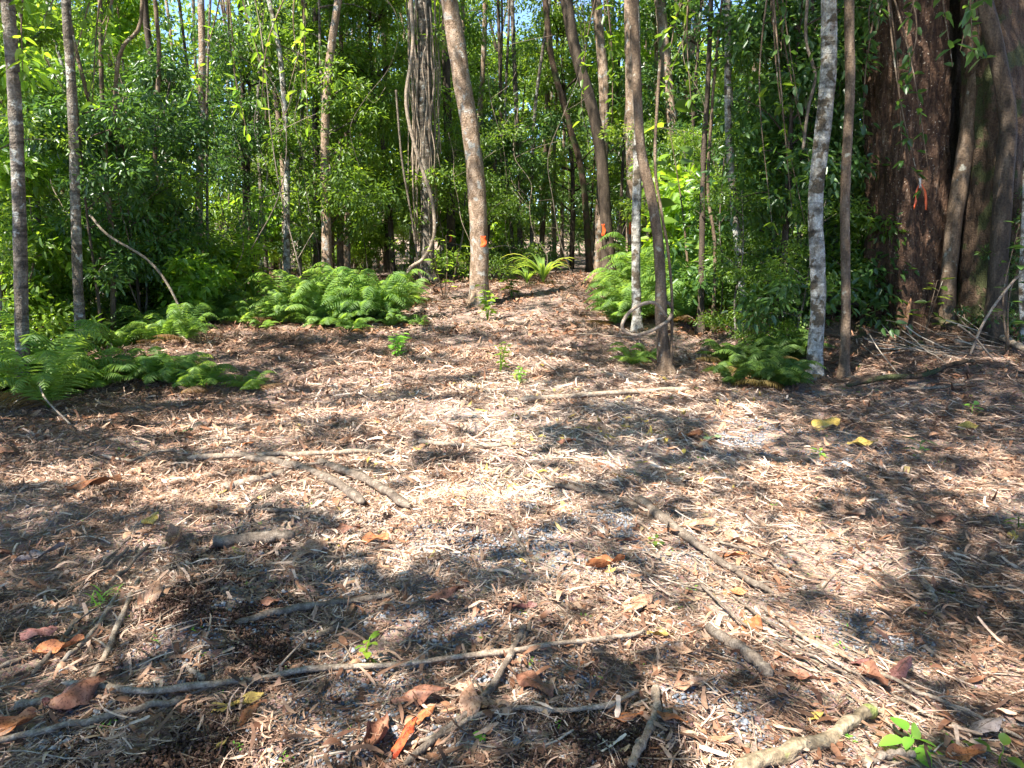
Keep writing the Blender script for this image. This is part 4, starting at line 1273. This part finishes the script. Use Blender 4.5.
M_clod = attr_mat('dark_crumbly_soil', [(0, (.028, .016, .011)), (.6, (.075, .042, .03)), (1, (.16, .10, .075))], rough=.95, spec=.1, noise=200)
cv, cf, ca_ = clods(SOIL_PTS[0], SOIL_PTS[1], SOIL_PTS[2], .004 + .022 * SOIL_PTS[3] * rng.random(len(SOIL_PTS[0])))
o = link('crumbly_soil', mesh_np('crumbly_soil', cv, [cf], M_clod, {'rnd': ca_})); tag(o, 'dark crumbly soil turned up among the mulch', 'soil', kind='stuff')
M_peb = attr_mat('grey_gravel', [(0, (.09, .10, .115)), (.5, (.17, .185, .21)), (.88, (.28, .29, .305)), (1, (.48, .46, .44))], rough=.8, noise=120)
o = link('gravel', mesh_np('gravel', V.reshape(-1, 3), [Fp], M_peb, {'rnd': np.repeat(rng.random(n), 12)})); tag(o, 'blue grey gravel showing through the mulch', 'gravel', kind='stuff')

# twigs strewn about
mb = MB()
for k in range(1500):
    y = rr.uniform(1.8, 13) ** 1.0 if k > 700 else rr.uniform(1.8, 5); x = rr.uniform(-.75, .75) * (y + .5)
    L = rr.uniform(.10, .55) * (1 if y < 5 else 1.5); a = rr.uniform(0, 6.28) if rr.random() < .6 or x < 0 else R(-40) + rr.gauss(0, .3)
    if x < 0 and y < 4 and rr.random() < .5: a = R(35) + rr.gauss(0, .25)
    pl = []
    wob = rr.gauss(0, .08)
    for j in range(5):
        s_ = (j / 4 - .5) * L; xx = x + math.cos(a) * s_ - math.sin(a) * wob * L * math.sin(j * 1.3); yy = y + math.sin(a) * s_ + math.cos(a) * wob * L * math.sin(j * 1.3)
        pl.append((xx, yy, float(H(xx, yy)) + rr.uniform(.006, .022)))
    r0 = rr.uniform(.0012, .0045) * (1 if y < 5 else 1.5)
    mb.tube(catmull(pl, 8), np.linspace(r0, r0 * .5, 8), 5, .15, k, a=rr.random())
M_twig = attr_mat('twig', [(0, (.07, .048, .034)), (.5, (.22, .16, .11)), (1, (.46, .39, .31))], noise=90)
o = link('fallen_twigs', mb.mesh('fallen_twigs', M_twig)); tag(o, 'small fallen twigs strewn all over the mulch', 'twigs', kind='stuff')

mbs = MB()
for k in range(48):
    px = rr.uniform(850, 985); b_ = P(px, 350, rr.uniform(7.9, 8.7)); a = R(-35) + rr.gauss(0, .55); L = rr.uniform(.25, .9); up = rr.uniform(0, .3)
    pl = []
    for j in range(6):
        s_ = j / 5 * L; xx = b_[0] + math.cos(a) * s_; yy = b_[1] + math.sin(a) * s_
        pl.append((xx, yy, float(H(xx, yy)) + .012 + up * (1 - j / 5) ** 1.5 + rr.uniform(0, .015)))
    mbs.tube(catmull(pl, 10), np.linspace(.006, .002, 10) * rr.uniform(.5, 1.3), 5, .15, k, a=rr.random())
o = link('dry_stalks', mbs.mesh('dry_stalks', M_twig)); tag(o, 'heap of dry stalks leaning about the foot of the huge tree', 'stalks', kind='stuff')

# tiny sprouts
ps = []; 
for k in range(320):
    y = rr.uniform(2, 9); x = rr.uniform(-.6, .7) * y
    if rr.random() < (.55 if x < 0 else .1): continue
    for j in range(rr.randint(3, 7)): ps.append((x + rr.gauss(0, .012), y + rr.gauss(0, .012), float(H(x, y)) + rr.uniform(.008, .02)))
ps = np.array(ps)
V, Q = leaf_batch(ps, rand_unit(len(ps)) * [1, 1, .3] + [0, 0, .3], rand_unit(len(ps)) * .4 + [0, 0, 1], rng.uniform(.009, .02, len(ps)), .008)
o = link('tiny_sprouts', mesh_np('tiny_sprouts', V, [Q], M_seed, {'rnd': np.repeat(rng.random(len(ps)), 6)})); tag(o, 'tiny green sprouts dotted over the mulch', 'sprouts', kind='stuff')

# grass tuft at left
mb = MB(); gb = G(105, 604)
for k in range(26):
    a = rr.uniform(0, 6.28); L = rr.uniform(.05, .13); t_ = np.linspace(0, 1, 6); hd = np.array([math.cos(a), math.sin(a), 0])
    c = np.array([rr.gauss(0, .025), rr.gauss(0, .03), 0]) + hd[None] * (L * .8 * t_ ** 1.3)[:, None] + np.array([0, 0, 1.])[None] * (L * (t_ - .65 * t_ ** 2.4))[:, None]
    sd = np.array([-hd[1], hd[0], 0]); wv = .003 * (1 - t_ ** 2) + .0003
    V = np.stack([c - sd * wv[:, None], c + sd * wv[:, None]], 1).reshape(-1, 3); i = np.arange(5)[:, None] * 2
    mb.add(V, i + np.array([[0, 1, 3, 2]]))
o = link('grass_tuft', mb.mesh('grass_tuft', M_seed), loc=gb); tag(o, 'tuft of bright green grass blades at lower left', 'grass')


# ------------------------------------------------------------------ sticks and branches on the ground
def stick(label, px, w0, w1, mat, lift=.007, name='fallen_branch', wob=.014, group=None, sides=9, cat='branch', twigs=1):
    pl = [G(a, c) for a, c in px]
    pl = [p_ + np.array([0, 0, lift + w0 / 2 / F_PX * p_[1]]) for p_ in pl]
    c = catmull(pl, 60); Lt = np.linalg.norm(c[-1] - c[0])
    s_ = np.linspace(0, 9, 60); ph_ = rr.uniform(0, 9)
    c[:, 1] += wob * Lt * .35 * np.sin(s_ * 1.3 + ph_); c[:, 0] += wob * Lt * .3 * np.sin(s_ * .9 + ph_)
    kk = (vnoise(s_ * 1.7 + ph_ * 3, s_ * 0 + ph_) - .5)
    c[:, 0] += kk * Lt * .007; c[:, 1] += (vnoise(s_ * 1.9 + ph_, s_ * 0 + 5) - .5) * Lt * .009; c[:, 2] += (vnoise(s_ * 1.2 + ph_, s_ * 0 + 9) - .3) * .014
    zmin = H(c[:, 0], c[:, 1])
    rad = np.linspace(w0, w1, 60) / 2 / F_PX * np.hypot(c[:, 1], 1.5) * (1 + .10 * np.sin(s_ * 3.1 + ph_) + .55 * np.maximum(0, vnoise(s_ * 2.6 + ph_, s_ * 0) - .72))
    rad[:2] *= [.35, .8]; rad[-2:] *= [.8, .35]
    c[:, 2] = np.maximum(c[:, 2], zmin + rad * .65)
    mb = MB(); mb.tube(c, rad, sides, .22, ph_)
    for k in range(twigs):
        j = rr.randint(10, 52); d = nrm(c[j + 1] - c[j]); a = rr.choice([-1, 1]) * rr.uniform(.5, .9)
        e = np.array([d[0] * math.cos(a) - d[1] * math.sin(a), d[0] * math.sin(a) + d[1] * math.cos(a), .25])
        mb.tube(catmull([c[j], c[j] + e * Lt * .05, c[j] + e * Lt * rr.uniform(.07, .14) - np.array([0, 0, .015])], 6), np.linspace(rad[j] * .5, rad[j] * .2, 6), 6, .2)
    o = link(name, mb.mesh(name, mat, off=c[0]), loc=c[0]); tag(o, label, cat, group); return o


stick('long thin branch lying right across the lower left and middle', [(60, 692), (140, 700), (215, 692), (300, 680), (420, 672), (520, 656), (590, 647), (645, 640)], 7, 4, M_stick, .02, twigs=3)
stick('pale grey branch running into the lower left edge', [(-20, 750), (40, 738), (130, 717), (185, 705)], 6, 6.5, M_stick, .012, twigs=1)
stick('smooth branch curving along the bottom, right half', [(395, 752), (440, 742), (475, 724), (510, 716), (560, 717), (612, 712), (640, 698)], 4, 5, M_stick, .02)
stick('bent branch rising diagonally from the bottom to the long thin one', [(405, 770), (440, 742), (478, 710), (500, 682), (515, 655), (524, 632)], 7, 6, M_stick_d, .015)
stick('stubby rotten branch pointing down to the bottom edge', [(655, 690), (656, 715), (646, 742), (630, 772)], 8, 9, M_stick)
stick('fat mossy yellow brown log at the bottom right', [(735, 778), (780, 762), (825, 748), (850, 730), (872, 716)], 16, 11, M_log, .005, name='log', cat='log', sides=14)
stick('short thick split log right of centre', [(706, 632), (730, 648), (752, 664), (772, 682)], 10, 12, M_stick_d, name='log', cat='log', sides=12)
stick('weathered branch running down right from the centre', [(638, 506), (665, 525), (690, 545), (730, 575), (775, 600)], 11, 5, M_stick_d, twigs=3)
stick('thin branch joining the weathered one from the left', [(490, 483), (530, 484), (570, 491), (610, 500), (650, 514)], 4, 5, M_stick_d)
stick('pale branch of the left pair in the sunny middle', [(238, 462), (285, 470), (330, 487), (365, 510)], 8, 10, M_stick_d, .022)
stick('pale branch of the right pair ending in a sunny cut end', [(318, 470), (350, 480), (380, 496), (410, 516)], 8, 9, M_stick_d, .03)
stick('long pale branch lying level across the left middle', [(188, 463), (260, 461), (330, 459), (395, 456)], 6, 4.5, M_stick, .022)
stick('long grey branch lying level at the far left', [(-10, 494), (40, 488), (90, 485), (135, 483)], 5, 4, M_stick_d)
stick('second level grey branch below the first at the far left', [(-10, 500), (30, 498), (70, 490), (100, 487)], 4, 3, M_stick)
stick('thin white vine lying in curves on the left middle', [(103, 460), (120, 465), (135, 466), (150, 459), (170, 457), (192, 460)], 3, 2, M_stick, .03)
stick('thin white root arching from the white vine', [(138, 470), (148, 462), (160, 458), (180, 457)], 2.5, 2, M_stick, .04)
stick('level branch at the upper middle of the clearing', [(418, 447), (450, 449), (485, 451), (520, 449)], 5, 4, M_stick, .02)
stick('light twig rising right from the sunny centre', [(505, 448), (535, 438), (562, 427), (578, 421), (584, 414)], 4, 2.5, M_stick, .01)
stick('short brown stick in the sunny centre', [(538, 444), (553, 453), (572, 462)], 5, 4, M_stick_d)
stick('low log ridge lying level across the track', [(520, 405), (570, 401), (630, 397), (690, 394)], 6, 5, M_stick, .022)
stick('thin twig across the middle of the track', [(575, 338), (590, 337), (615, 340), (650, 341)], 1.6, 1.4, M_stick, .03)
stick('white thin stick lying diagonally right of centre', [(800, 500), (830, 515), (860, 528), (892, 546)], 3, 4, M_stick)
stick('short grey stick standing out in the right shade', [(921, 582), (928, 592), (936, 606)], 6, 5, M_stick)
stick('white stick in the crossed pair on the right', [(888, 566), (905, 558), (925, 548)], 3, 2, M_stick)
stick('pale forked stick at the lower left', [(92, 684), (110, 650), (128, 610), (140, 582)], 7, 4, M_stick, twigs=2)
stick('thin dark stick crossing the left grass tuft', [(20, 630), (60, 600), (100, 575), (130, 552)], 5, 3, M_stick_d)
stick('long thin stick slanting up at far lower left', [(-5, 672), (40, 655), (75, 640), (100, 622)], 4, 3, M_stick)
stick('broad bark slab in the left shade', [(214, 549), (240, 547), (270, 544), (296, 543)], 14, 10, M_stick_d, name='bark_slab', cat='bark')
stick('dark branch lying left of the leafy sprout', [(235, 628), (280, 616), (320, 610), (350, 606), (395, 600)], 8, 5, M_stick_d, twigs=2)
stick('short branch under the leafy sprout', [(318, 640), (338, 632), (360, 626)], 7, 4, M_stick_d)
stick('black ended stick in the left shade', [(248, 508), (262, 500), (282, 492)], 5, 9, M_dark)
stick('pale short stick below the black ended one', [(334, 578), (346, 572), (356, 566)], 4, 4, M_stick)
stick('small peg of wood above the long thin branch', [(184, 668), (194, 676), (205, 684)], 4, 5, M_stick)
stick('thin pale stick at the far left shade', [(25, 452), (38, 460), (52, 470)], 2, 2, M_stick)
stick('curved twig left of the huge tree foot', [(880, 400), (905, 393), (935, 392), (965, 388)], 4, 3, M_stick_d, .02)
stick('old palm like branch lying across the foot of the huge tree', [(845, 392), (880, 385), (920, 383), (950, 372), (975, 368)], 6, 4, M_mossbark, .04)
stick('pinkish stick at the right edge', [(1000, 346), (1012, 352), (1028, 362)], 6, 6, M_stick, .06)
stick('brown branch lying level in the left shade above the bark slab', [(205, 524), (240, 516), (275, 508)], 6, 4, M_stick_d)
stick('long dark branch slanting across the lower left corner', [(30, 680), (75, 628), (110, 590), (150, 548)], 5, 3, M_stick_d, twigs=2)
stick('second pale stick parallel to the forked one at lower left', [(60, 668), (90, 640), (118, 600)], 5, 4, M_stick)
stick('thin straight stick in the far left shade', [(70, 600), (110, 560), (152, 520), (160, 508)], 2.5, 2, M_stick_d)
stick('pinkish thick branch in the sunny left middle', [(222, 492), (248, 487), (285, 478)], 9, 7, M_stick)
stick('pinkish bark strip at the lower left above the pale branch', [(15, 712), (50, 706), (90, 700)], 9, 6, M_stick)
stick('level pale branch right of the black ended stick', [(330, 455), (360, 458), (392, 452)], 4, 3, M_stick)
stick('small branch under the sunny pair of branches', [(262, 512), (300, 514), (340, 516), (368, 512)], 4, 3, M_stick_d)
stick('short pale stick in front of the sunny pair', [(310, 522), (328, 527), (344, 531)], 4, 3, M_stick_d)
stick('dark twig standing out left of the bent branch', [(525, 600), (530, 625), (520, 650)], 5, 4, M_stick_d)
stick('thin twig in the middle of the clearing', [(505, 520), (520, 545), (532, 575)], 4, 3, M_stick_d)
stick('stick lying over the fat mossy log end', [(862, 770), (890, 760), (915, 762)], 9, 6, M_stick_d)
for k, (px, w_) in enumerate([([(690, 562), (740, 605), (800, 650), (860, 690)], 3), ([(760, 610), (820, 655), (900, 705), (960, 735)], 4), ([(700, 590), (760, 640), (830, 668)], 3), ([(800, 640), (880, 680), (960, 715), (1020, 745)], 4), ([(690, 530), (720, 545), (760, 560), (800, 590)], 3), ([(860, 690), (880, 720), (905, 745)], 4)]):
    stick(['thin stick slanting down from the weathered branch', 'long stick slanting to the bright seedling', 'thin stick left of the slanting long one', 'long stick slanting into the lower right corner', 'thin stick above the split log', 'short stick pointing at the bright seedling'][k], px, w_, w_ * .7, M_stick if k % 2 else M_stick_d, .015)

# ------------------------------------------------------------------ big dead leaves lying on top
def leaf_pattern(name, c1, c2, c3):
    m, t = new_mat(name); l = t.links.new
    tc = N(t, 'ShaderNodeTexCoord'); n1 = N(t, 'ShaderNodeTexNoise'); n1.inputs['Scale'].default_value = 28; n1.inputs['Detail'].default_value = 5
    l(tc.outputs['Object'], n1.inputs['Vector'])
    r_ = ramp(t, [(.3, c1), (.5, c2), (.7, c3)]); l(n1.outputs['Fac'], r_.inputs[0])
    n5 = N(t, 'ShaderNodeTexNoise'); n5.inputs['Scale'].default_value = 140; n5.inputs['Detail'].default_value = 4; l(tc.outputs['Object'], n5.inputs['Vector'])
    r5 = ramp(t, [(.36, (.35, .28, .22)), (.46, (1, 1, 1))]); l(n5.outputs['Fac'], r5.inputs[0])
    m5 = N(t, 'ShaderNodeMix', data_type='RGBA', blend_type='MULTIPLY'); m5.inputs[0].default_value = 1; l(r_.outputs[0], m5.inputs[6]); l(r5.outputs[0], m5.inputs[7])
    class _o: outputs = [m5.outputs[2]]
    r_ = _o
    p = N(t, 'ShaderNodeBsdfPrincipled'); p.inputs['Roughness'].default_value = .62; p.inputs['Specular IOR Level'].default_value = .3; l(r_.outputs[0], p.inputs['Base Color'])
    tr = N(t, 'ShaderNodeBsdfTranslucent'); l(r_.outputs[0], tr.inputs[0]); ms = N(t, 'ShaderNodeMixShader'); ms.inputs[0].default_value = .12
    l(p.outputs[0], ms.inputs[1]); l(tr.outputs[0], ms.inputs[2]); o = N(t, 'ShaderNodeOutputMaterial'); l(ms.outputs[0], o.inputs[0]); return m


ML = {'brown': leaf_pattern('leaf_brown', (.08, .035, .02), (.20, .085, .05), (.30, .15, .09)), 'tan': leaf_pattern('leaf_tan', (.22, .11, .065), (.36, .21, .13), (.46, .31, .21)),
      'orange': leaf_pattern('leaf_orange', (.22, .07, .03), (.38, .14, .05), (.45, .22, .10)), 'yellow': leaf_pattern('leaf_yellow', (.28, .18, .04), (.44, .31, .07), (.5, .38, .14)),
      'red': leaf_pattern('leaf_red', (.35, .05, .02), (.55, .09, .03), (.5, .18, .05)), 'purple': leaf_pattern('leaf_purple', (.12, .05, .045), (.2, .085, .07), (.28, .13, .1)),
      'green': leaf_pattern('leaf_green', (.10, .17, .07), (.2, .27, .13), (.3, .36, .2)), 'grey': leaf_pattern('leaf_grey', (.16, .13, .12), (.26, .21, .19), (.36, .31, .28))}
ADJ = {}


def dead_leaf(px, py, ang, Lpx, Wf, kind, label, curl=.5, tilt=0.2, name='fallen_leaf'):
    c = G(px, py); d = np.linalg.norm(c - [0, 0, CAM_H]); L = Lpx / F_PX * d * 1.12
    W = L * Wf; nu, nv = 18, 9
    uu = np.linspace(0, 1, nu); vv = np.linspace(-1, 1, nv)
    wprof = np.sin(uu ** .75 * math.pi) ** .75 * W * .5 + .0008
    cz = curl * rr.uniform(.7, 1.3)
    edge_ = 1 - .55 * np.maximum(0, vnoise(uu[:, None] * 6 + px, vv[None] * .6 + py) - .45) * (np.abs(vv[None]) > .9)
    X_ = (uu[:, None] - .5) * L + 0 * vv[None]
    Yv = edge_ * wprof[:, None] * vv[None] * (1 - .12 * cz * np.abs(vv[None]))
    Z_ = wprof[:, None] * cz * .75 * vv[None] ** 2 + cz * L * .45 * (uu[:, None] - .5) ** 2 + .07 * L * np.sin(uu[:, None] * 9 + vv[None] * 2 + px) * np.abs(vv[None]) + .03 * L * np.sin(uu[:, None] * 17 + vv[None] * 5 + py) * cz
    if rr.random() < .5: Z_ = -Z_ + Z_.max() * .9
    Z_ += X_ * math.sin(tilt) + Yv * rr.uniform(-.4, .4)
    Z_ -= Z_.min() - .004
    a = math.radians(ang)
    P_ = np.stack([X_ * math.cos(a) - Yv * math.sin(a), X_ * math.sin(a) + Yv * math.cos(a), Z_], -1)
    V = np.concatenate([P_.reshape(-1, 3), P_.reshape(-1, 3) + [0, 0, -.0012]])
    i = (np.arange(nu - 1)[:, None] * nv + np.arange(nv - 1)[None, :]); Q1 = np.stack([i, i + nv, i + nv + 1, i + 1], -1).reshape(-1, 4); Q2 = Q1[:, ::-1] + nu * nv
    root = link(name, mesh_np(name, V, [Q1, Q2], ML[kind], None, True), loc=c + np.array([0, 0, .012])); tag(root, label, 'leaf')
    # stalk
    s0 = P_[0, nv // 2]; dd = -np.array([math.cos(a), math.sin(a), -.1]); mb = MB(); mb.tube(catmull([P_[nu - 2, nv // 2] + [0, 0, .001], P_[nu // 2, nv // 2] + [0, 0, .001], s0 + [0, 0, .001], s0 + dd * L * .22], 14), np.linspace(.0006, .0016, 14), 5)
    link('stalk', mb.mesh('stalk', M_stick_d), root)
    return root


DL = [(378, 742, 80, 42, .5, 'brown', 'large cupped red brown leaf at the bottom, left of the red one', .9), (405, 748, 68, 40, .25, 'red', 'narrow bright red and orange leaf at the bottom', .4), (420, 708, 5, 48, .3, 'brown', 'curled brown leaf just below the long thin branch', 1.0),
      (425, 722, 60, 26, .4, 'orange', 'small orange leaf under the curled brown one', .5), (470, 710, 100, 40, .5, 'tan', 'pale tan leaf under the bent branch', .5), (492, 712, 170, 40, .5, 'tan', 'wide tan leaf right of the bent branch', .5),
      (535, 693, -52, 46, .42, 'brown', 'large smooth red brown leaf lying right of the bent branch', .35), (585, 668, 10, 16, .7, 'orange', 'small bright orange leaf below the long thin branch end', .4), (637, 612, 30, 34, .6, 'tan', 'broad pale leaf standing in the sun above the branch end', .6),
      (605, 571, 5, 34, .5, 'orange', 'curled orange leaf arched over its own shadow', 1.1), (753, 634, 60, 26, .7, 'orange', 'bright orange round leaf beside the split log', .5), (672, 728, -50, 30, .5, 'orange', 'orange brown leaf near the stubby branch', .6), (628, 725, 0, 24, .4, 'orange', 'narrow orange leaf left of the stubby branch', .5),
      (80, 706, 50, 40, .55, 'brown', 'large folded brown leaf at lower left', 1.0), (58, 714, 170, 24, .5, 'purple', 'dark crumpled leaf beside the folded brown one', .9), (238, 712, 20, 40, .22, 'yellow', 'long yellow leaf at lower left', .3), (250, 722, 70, 30, .3, 'orange', 'orange leaf beside the long yellow one', .5), (222, 750, 60, 14, .4, 'yellow', 'tiny yellow leaf below the long yellow one', .3),
      (176, 545, 95, 32, .4, 'tan', 'curled pink brown leaf standing in the left shade', 1.1), (152, 524, 80, 20, .6, 'yellow', 'upright yellow brown leaf in the left middle', .5), (312, 556, 35, 34, .38, 'tan', 'flat tan pointed leaf in front of the pale branches', .2), (375, 546, -22, 28, .4, 'orange', 'flat orange brown leaf below the right pair of branches', .3),
      (345, 535, 0, 26, .35, 'brown', 'dark orange leaf left of the flat orange brown one', .5), (12, 558, 0, 32, .45, 'brown', 'wide brown leaf at the left edge', .4), (40, 562, 30, 34, .3, 'grey', 'grey leaf right of the wide brown one at the left edge', .6), (95, 492, 10, 40, .25, 'orange', 'long orange leaf on the level grey branches', .5), (27, 432, 10, 12, .6, 'orange', 'small orange leaf at the far left fern edge', .4),
      (247, 448, 10, 12, .6, 'orange', 'small yellow orange leaf in the upper left of the clearing', .3), (184, 437, 5, 16, .5, 'green', 'greenish leaf in the upper left of the clearing', .3), (415, 453, 80, 10, .6, 'orange', 'small orange leaf beside the level branch', .5), (825, 431, 10, 26, .5, 'yellow', 'yellow brown leaf on the litter below the white spotted trunk', .4), (968, 431, 0, 16, .6, 'yellow', 'bright yellow leaf in the right shade', .2),
      (1012, 540, 60, 14, .5, 'yellow', 'small yellow leaf at the right edge', .3), (690, 440, 0, 22, .35, 'orange', 'orange leaf on the dark litter right of the track', .6), (712, 441, 0, 16, .4, 'green', 'pale green leaf next to the orange one', .3), (862, 447, 5, 26, .3, 'yellow', 'long yellow green leaf below the huge tree', .3),
      (566, 447, -20, 18, .5, 'brown', 'red brown leaf in the sunny centre', .7), (628, 545, 5, 22, .35, 'brown', 'thin red brown leaf above the arched orange one', .4), (700, 532, -15, 28, .4, 'tan', 'pinkish curled leaf right of the weathered branch', .8), (740, 545, -50, 34, .35, 'tan', 'long pinkish leaf further right of the weathered branch', .6), (846, 520, -40, 28, .35, 'tan', 'long pale leaf in the sun right of centre', .4),
      (735, 598, -10, 20, .5, 'orange', 'orange leaf above the split log', .4), (735, 560, 0, 20, .5, 'orange', 'rusty leaf between the slanting sticks', .5), (900, 680, 40, 34, .4, 'purple', 'dull purple brown leaf above the bright seedling', .6), (870, 682, -80, 40, .35, 'brown', 'tall curled brown leaf above the bright seedling', 1.0), (800, 684, -40, 30, .4, 'brown', 'red brown leaf right of the split log', .5), (860, 668, 20, 20, .5, 'purple', 'small purple leaf above the tall curled one', .5),
      (965, 762, 5, 30, .5, 'orange', 'orange leaf at the bottom right edge', .4), (985, 738, 20, 28, .6, 'grey', 'pale grey leaf at the lower right', .6), (815, 722, 20, 16, .4, 'yellow', 'little yellow leaf above the fat mossy log', .3), (270, 606, 0, 16, .7, 'brown', 'round dark brown leaf in the left shade', .4), (445, 605, 20, 34, .35, 'brown', 'curled rust leaf above the leafy sprout', .9), (520, 612, -20, 30, .3, 'purple', 'narrow dark leaf in the middle', .8),
      (40, 640, 10, 26, .6, 'purple', 'purple grey leaf at the lower left edge', .6), (155, 600, 100, 28, .5, 'tan', 'brown pink leaf in the sun beside the grass tuft', .8), (60, 655, 20, 34, .3, 'orange', 'rust leaf under the slanting stick', .7), (690, 690, 15, 30, .35, 'tan', 'pale curved leaf in the sun left of the split log', .7), (660, 640, -10, 22, .6, 'yellow', 'yellow leaf standing by the pale leaf', .6), (680, 655, -20, 34, .35, 'tan', 'pale strip leaf in the sunny lower middle', .5), (1010, 480, -20, 24, .4, 'tan', 'pale leaf in the sun fleck at the right edge', .5), (940, 525, 0, 24, .4, 'brown', 'rust leaf in the right shade', .4), (10, 735, 40, 34, .5, 'orange', 'rust leaf above the pale grey branch at the left edge', .7)]
for px, py, ang, L, Wf, kd, lab, cu in DL:
    dead_leaf(px, py, ang, L, Wf, kd, lab, cu, rr.uniform(.0, .25))

# ------------------------------------------------------------------ labels that would otherwise be shared by two or three things
bpy.context.view_layer.update()
by = {}
for o in list(SC.objects):
    if o.parent is None and 'label' in o.keys() and o.get('kind') is None: by.setdefault(o['label'], []).append(o)
for lab, os_ in by.items():
    if len(os_) in (2, 3) and len(lab.replace('-', ' ').split()) <= 14:
        os_.sort(key=lambda o: float(project(np.array(o.location[0]), np.array(o.location[1]), np.array(o.location[2] + .3))[0]))
        for o, w_ in zip(os_, ['left one', 'right one'] if len(os_) == 2 else ['left one', 'middle one', 'right one']): o['label'] = lab + ', ' + w_
